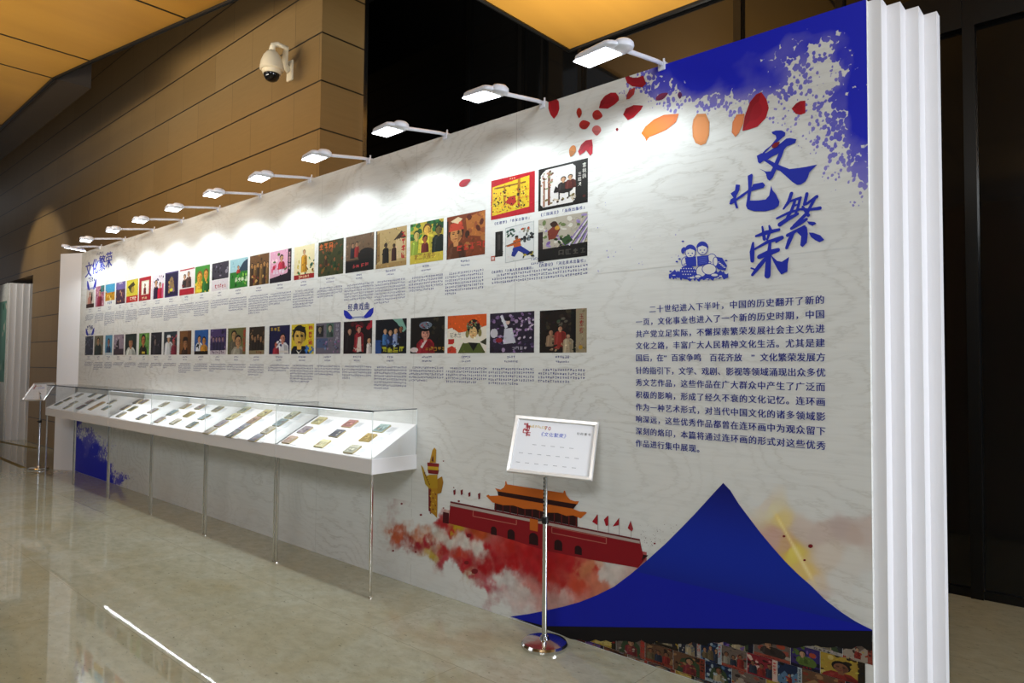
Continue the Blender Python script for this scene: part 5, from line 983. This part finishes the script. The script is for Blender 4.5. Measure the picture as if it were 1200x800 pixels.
for k in range(90):
    u, v = rd_.uniform(750, 800), rd_.uniform(614, 640); s_ = rd_.uniform(.2, .6)
    if v > 655-(u-760)*0.85-6: continue
    a.px([(u-s_, v), (u, v-s_), (u+s_, v), (u, v+s_)], '8a7a78')
for u, v, s_ in ((520, 540, .9), (493.5, 603, 1.6), (520, 595, 1), (538, 587, 1.4), (471, 590, 1.4), (487.5, 646.5, 1.4), (461, 645, 1.4), (550, 627, 3), (556.6, 669, 4), (547, 659, 3), (767.5, 636.5, 1.3), (950, 639.5, 3), (943, 656, 1.6), (919, 628, 1.8), (532, 571, .8)):
    a.px([(u+s_*cos(k), v+s_*.8*sin(k)) for k in (0, .8, 1.6, 2.4, 3.2, 4, 4.8, 5.6)], '7e1a20')
a.build('ink_specks')
# ---- blue peak, its black base and the strip of old covers beneath
Pk = [(598, 722), (620, 719), (640, 715), (660, 710.5), (680, 705), (700, 697), (720, 687), (740, 672), (760, 655), (780, 637), (800, 617), (815, 601.5), (830, 585), (840, 574), (848, 565.5), (856, 574), (866, 590), (878, 606), (890, 622), (905, 640), (920, 657), (935, 672), (950, 685), (967, 702), (985, 716), (1005, 729), (1022.5, 737.5)]
a = Art(12); xs_ = [W(u, v) for u, v in Pk]; apex = max(range(len(Pk)), key=lambda k: xs_[k][1]); zb_l, zb_r = W(640, 735)[1], W(1022, 741)[1]
lowz = lambda x: zb_l+(zb_r-zb_l)*(x-xs_[0][0])/(xs_[-1][0]-xs_[0][0])
pts = [(min(x, XR-0.001), max(z, 0.003)) for x, z in xs_]
a.poly(pts+[(pts[-1][0], lowz(pts[-1][0])-0.01), (W(640, 733)[0], W(640, 734)[1])], hexc('#0c1aa4', 0.95))
zt_, zl_ = xs_[apex][1], 0.35
def span(z):
    l_ = r_ = None
    for (xa, za), (xb, zb) in zip(xs_, xs_[1:]):
        if (za-z)*(zb-z) <= 0 and za != zb:
            x = xa+(xb-xa)*(z-za)/(zb-za)
            if xb > xa and za < zb: l_ = x
            elif za > zb: r_ = x
    return l_, r_
NB = 60
for k in range(NB):                             # the printed tone runs from navy at the tip to royal blue and back
    z1, z0 = zt_-0.001-(zt_-zl_)*k/NB, zt_-0.001-(zt_-zl_)*(k+1)/NB; (la, ra), (lb, rb_) = span(z1), span(z0)
    if None in (la, ra, lb, rb_): continue
    f = (k+0.5)/NB; m_ = sin(pi*min(1, f/1.05))**1.3
    a.poly([(la, z1), (ra, z1), (rb_, z0), (lb, z0)], (0.003+0.001*m_, 0.006+0.016*m_, 0.15+0.20*m_), False)
a.build('blue_peak', 'tall deep blue peak shape')
BB = [(604, 724), (640, 733), (1022.5, 738.5), (1022.5, 760)]; rr = random.Random(2); lowb = []
for k in range(60):
    u = 1022.5-k*6.0; v = 759-(1022.5-u)*0.030+rr.uniform(-2.5, 2.5)
    if u > 664: lowb.append((u, v))
lowb.append((655, 742))
a = Art(17); q = [W(u, v) for u, v in BB[:3]+lowb]; a.poly([(min(x, XR-0.001), max(z, 0.002)) for x, z in q], hexc('#100d0f')); a.build('black_band')
zA, zB = W(952, 760)[1], W(952, 786)[1]; ph = zA-zB; rc = random.Random(21); row = 0; zt = zA+ph
PAL = [['6a4a34', 'a07850', '2c1c14', '8a3a28'], ['2a2c34', '6a6a70', '14141a', 'b0a8a0'], ['8a2430', 'c88078', '3a1418', 'e0c0b0'], ['b8983c', '4a3414', 'd8c070', '2c2010'], ['3a2a6a', '7a5aa0', '5a7030', '16122a'], ['74645a', 'b0a090', '382c28', '9a4a3c'], ['1c2a4a', '5a7a9a', '10141c', 'a8b4bc']]
while zt > 0.005:
    x = XR-0.002-(0.03 if row % 2 else 0.0); xmin = W(660, 745)[0]; zb_ = max(zt-ph, 0.004); k = 0
    while x > xmin:
        w_ = rc.uniform(0.11, 0.19); x0 = max(x-w_, xmin)
        zlim = lowz(x)-0.005
        if zb_ < zlim-0.01 and x-x0 > 0.02:
            full = Pic(x0+0.001, x-0.001, min(zt, zlim), zb_+0.001, 8, rc.randint(0, 9999)); pal = rc.choice(PAL) if not (row == 1 and abs((x0+x)/2-W(970, 770)[0]) < 0.08) else PAL[3]
            full.R(pal[0], 0, 0, 1, 1); full.N(pal, 22, 0, 0, 1, 1, .04, .13); kind = rc.randint(0, 4); sk = rc.choice(['b08060', 'c89a78', '8a5a40'])
            if kind == 0: full.man(rc.uniform(.35, .6), rc.uniform(.35, .5), rc.uniform(.2, .27), sk, '17110e', rc.choice(['8a2a24', '2a3040', '4a4030']), .8)
            elif kind == 1: [full.man(.2+.28*q_, rc.uniform(.3, .5), .09, sk, '17110e', rc.choice(['8a2a24', '2a3040', '6a5a40', '9a9080']), .26, .92) for q_ in range(3)]
            elif kind == 2: full.P(pal[1], (0, .7), (.3, .35), (.55, .6), (.8, .3), (1, .6), (1, 1), (0, 1)); full.man(.5, .5, .07, sk, '17110e', '8a2a24', .2, .9); full.N(['a03828', 'c0a060', pal[2]], 14, 0, .5, 1, 1, .03, .07)
            elif kind == 3: full.E(pal[2], .55, .68, .34, .26); full.man(.4, .34, .12, sk, '17110e', pal[2], .4, .75); full.E(rc.choice(['c89030', 'b04a30', '8a8a90']), .75, .3, .12)
            else: full.P(rc.choice(['3a4a30', '5a2a2a', '2a2c3c']), (.1, 1), (.25, .3), (.55, .1), (.8, .35), (.95, 1)); full.man(.52, .32, .13, sk, '17110e', rc.choice(['b0a080', '7a2a30']), .4); full.N([pal[1], pal[3]], 10, .1, .5, .9, 1, .03, .08)
            if rc.random() < .5: full.R(pal[3], 0, .86, 1, 1); full.marks(rc.choice(['8a2420', '1c1814']), .5, .93, 4, .1)
            else: full.R(pal[3], .84, 0, 1, 1); full.marks(rc.choice(['c03028', '1c1814']), .92, .15, 4, .13, True)
            full.C = [tuple(q*0.7 for q in c) for c in full.C]; full.paint(40, .02, .06); full.build('old_cover_print')
        x = x0; k += 1
    zt -= ph; row += 1
# ---- faint joints between the printed sheets
a = Art(0.4)
for u in (483.5, 602, 372):
    x = W(u, 500)[0]; a.poly([(x, 0.002), (x+0.004, 0.002), (x+0.004, WT-0.002), (x, WT-0.002)], hexc('#c9c8c4', 0.9))
a.build('sheet_joint')

# ---------------------------------------------------------------- the second exhibition wall, far left
w2 = empty('display_wall', (-19.2, 3.58, 0), 'second white exhibition wall with stepped end, partly cut off at the left edge', 'display wall')
b = MB(); b.box((-21.0, 3.56, 0), (-17.36, 3.585, WT)); b.build('panel', M['paper'], w2)
b = MB(); b.box((-21.0, 3.585, 0), (-17.6, 3.99, WT-0.01)); b.build('backing', M['white'], w2)
for k in range(4):
    b = MB(); b.bevbox((-17.7, 3.585+0.103*k, 0), (-17.31+0.055*k, 3.585+0.103*(k+1), WT), 0.0015); b.build('end_step', M['white'], w2)
p = Pic(-18.2, -17.42, 2.9, 1.2, 1, 909); p.y = 3.56-0.0004
p.R('6a9a8a', 0, 0, 1, 1); p.N(['2a5a3a', 'a8c8b0', 'b03a30', 'd8d0c0'], 14); p.build('printed_picture', None, w2)
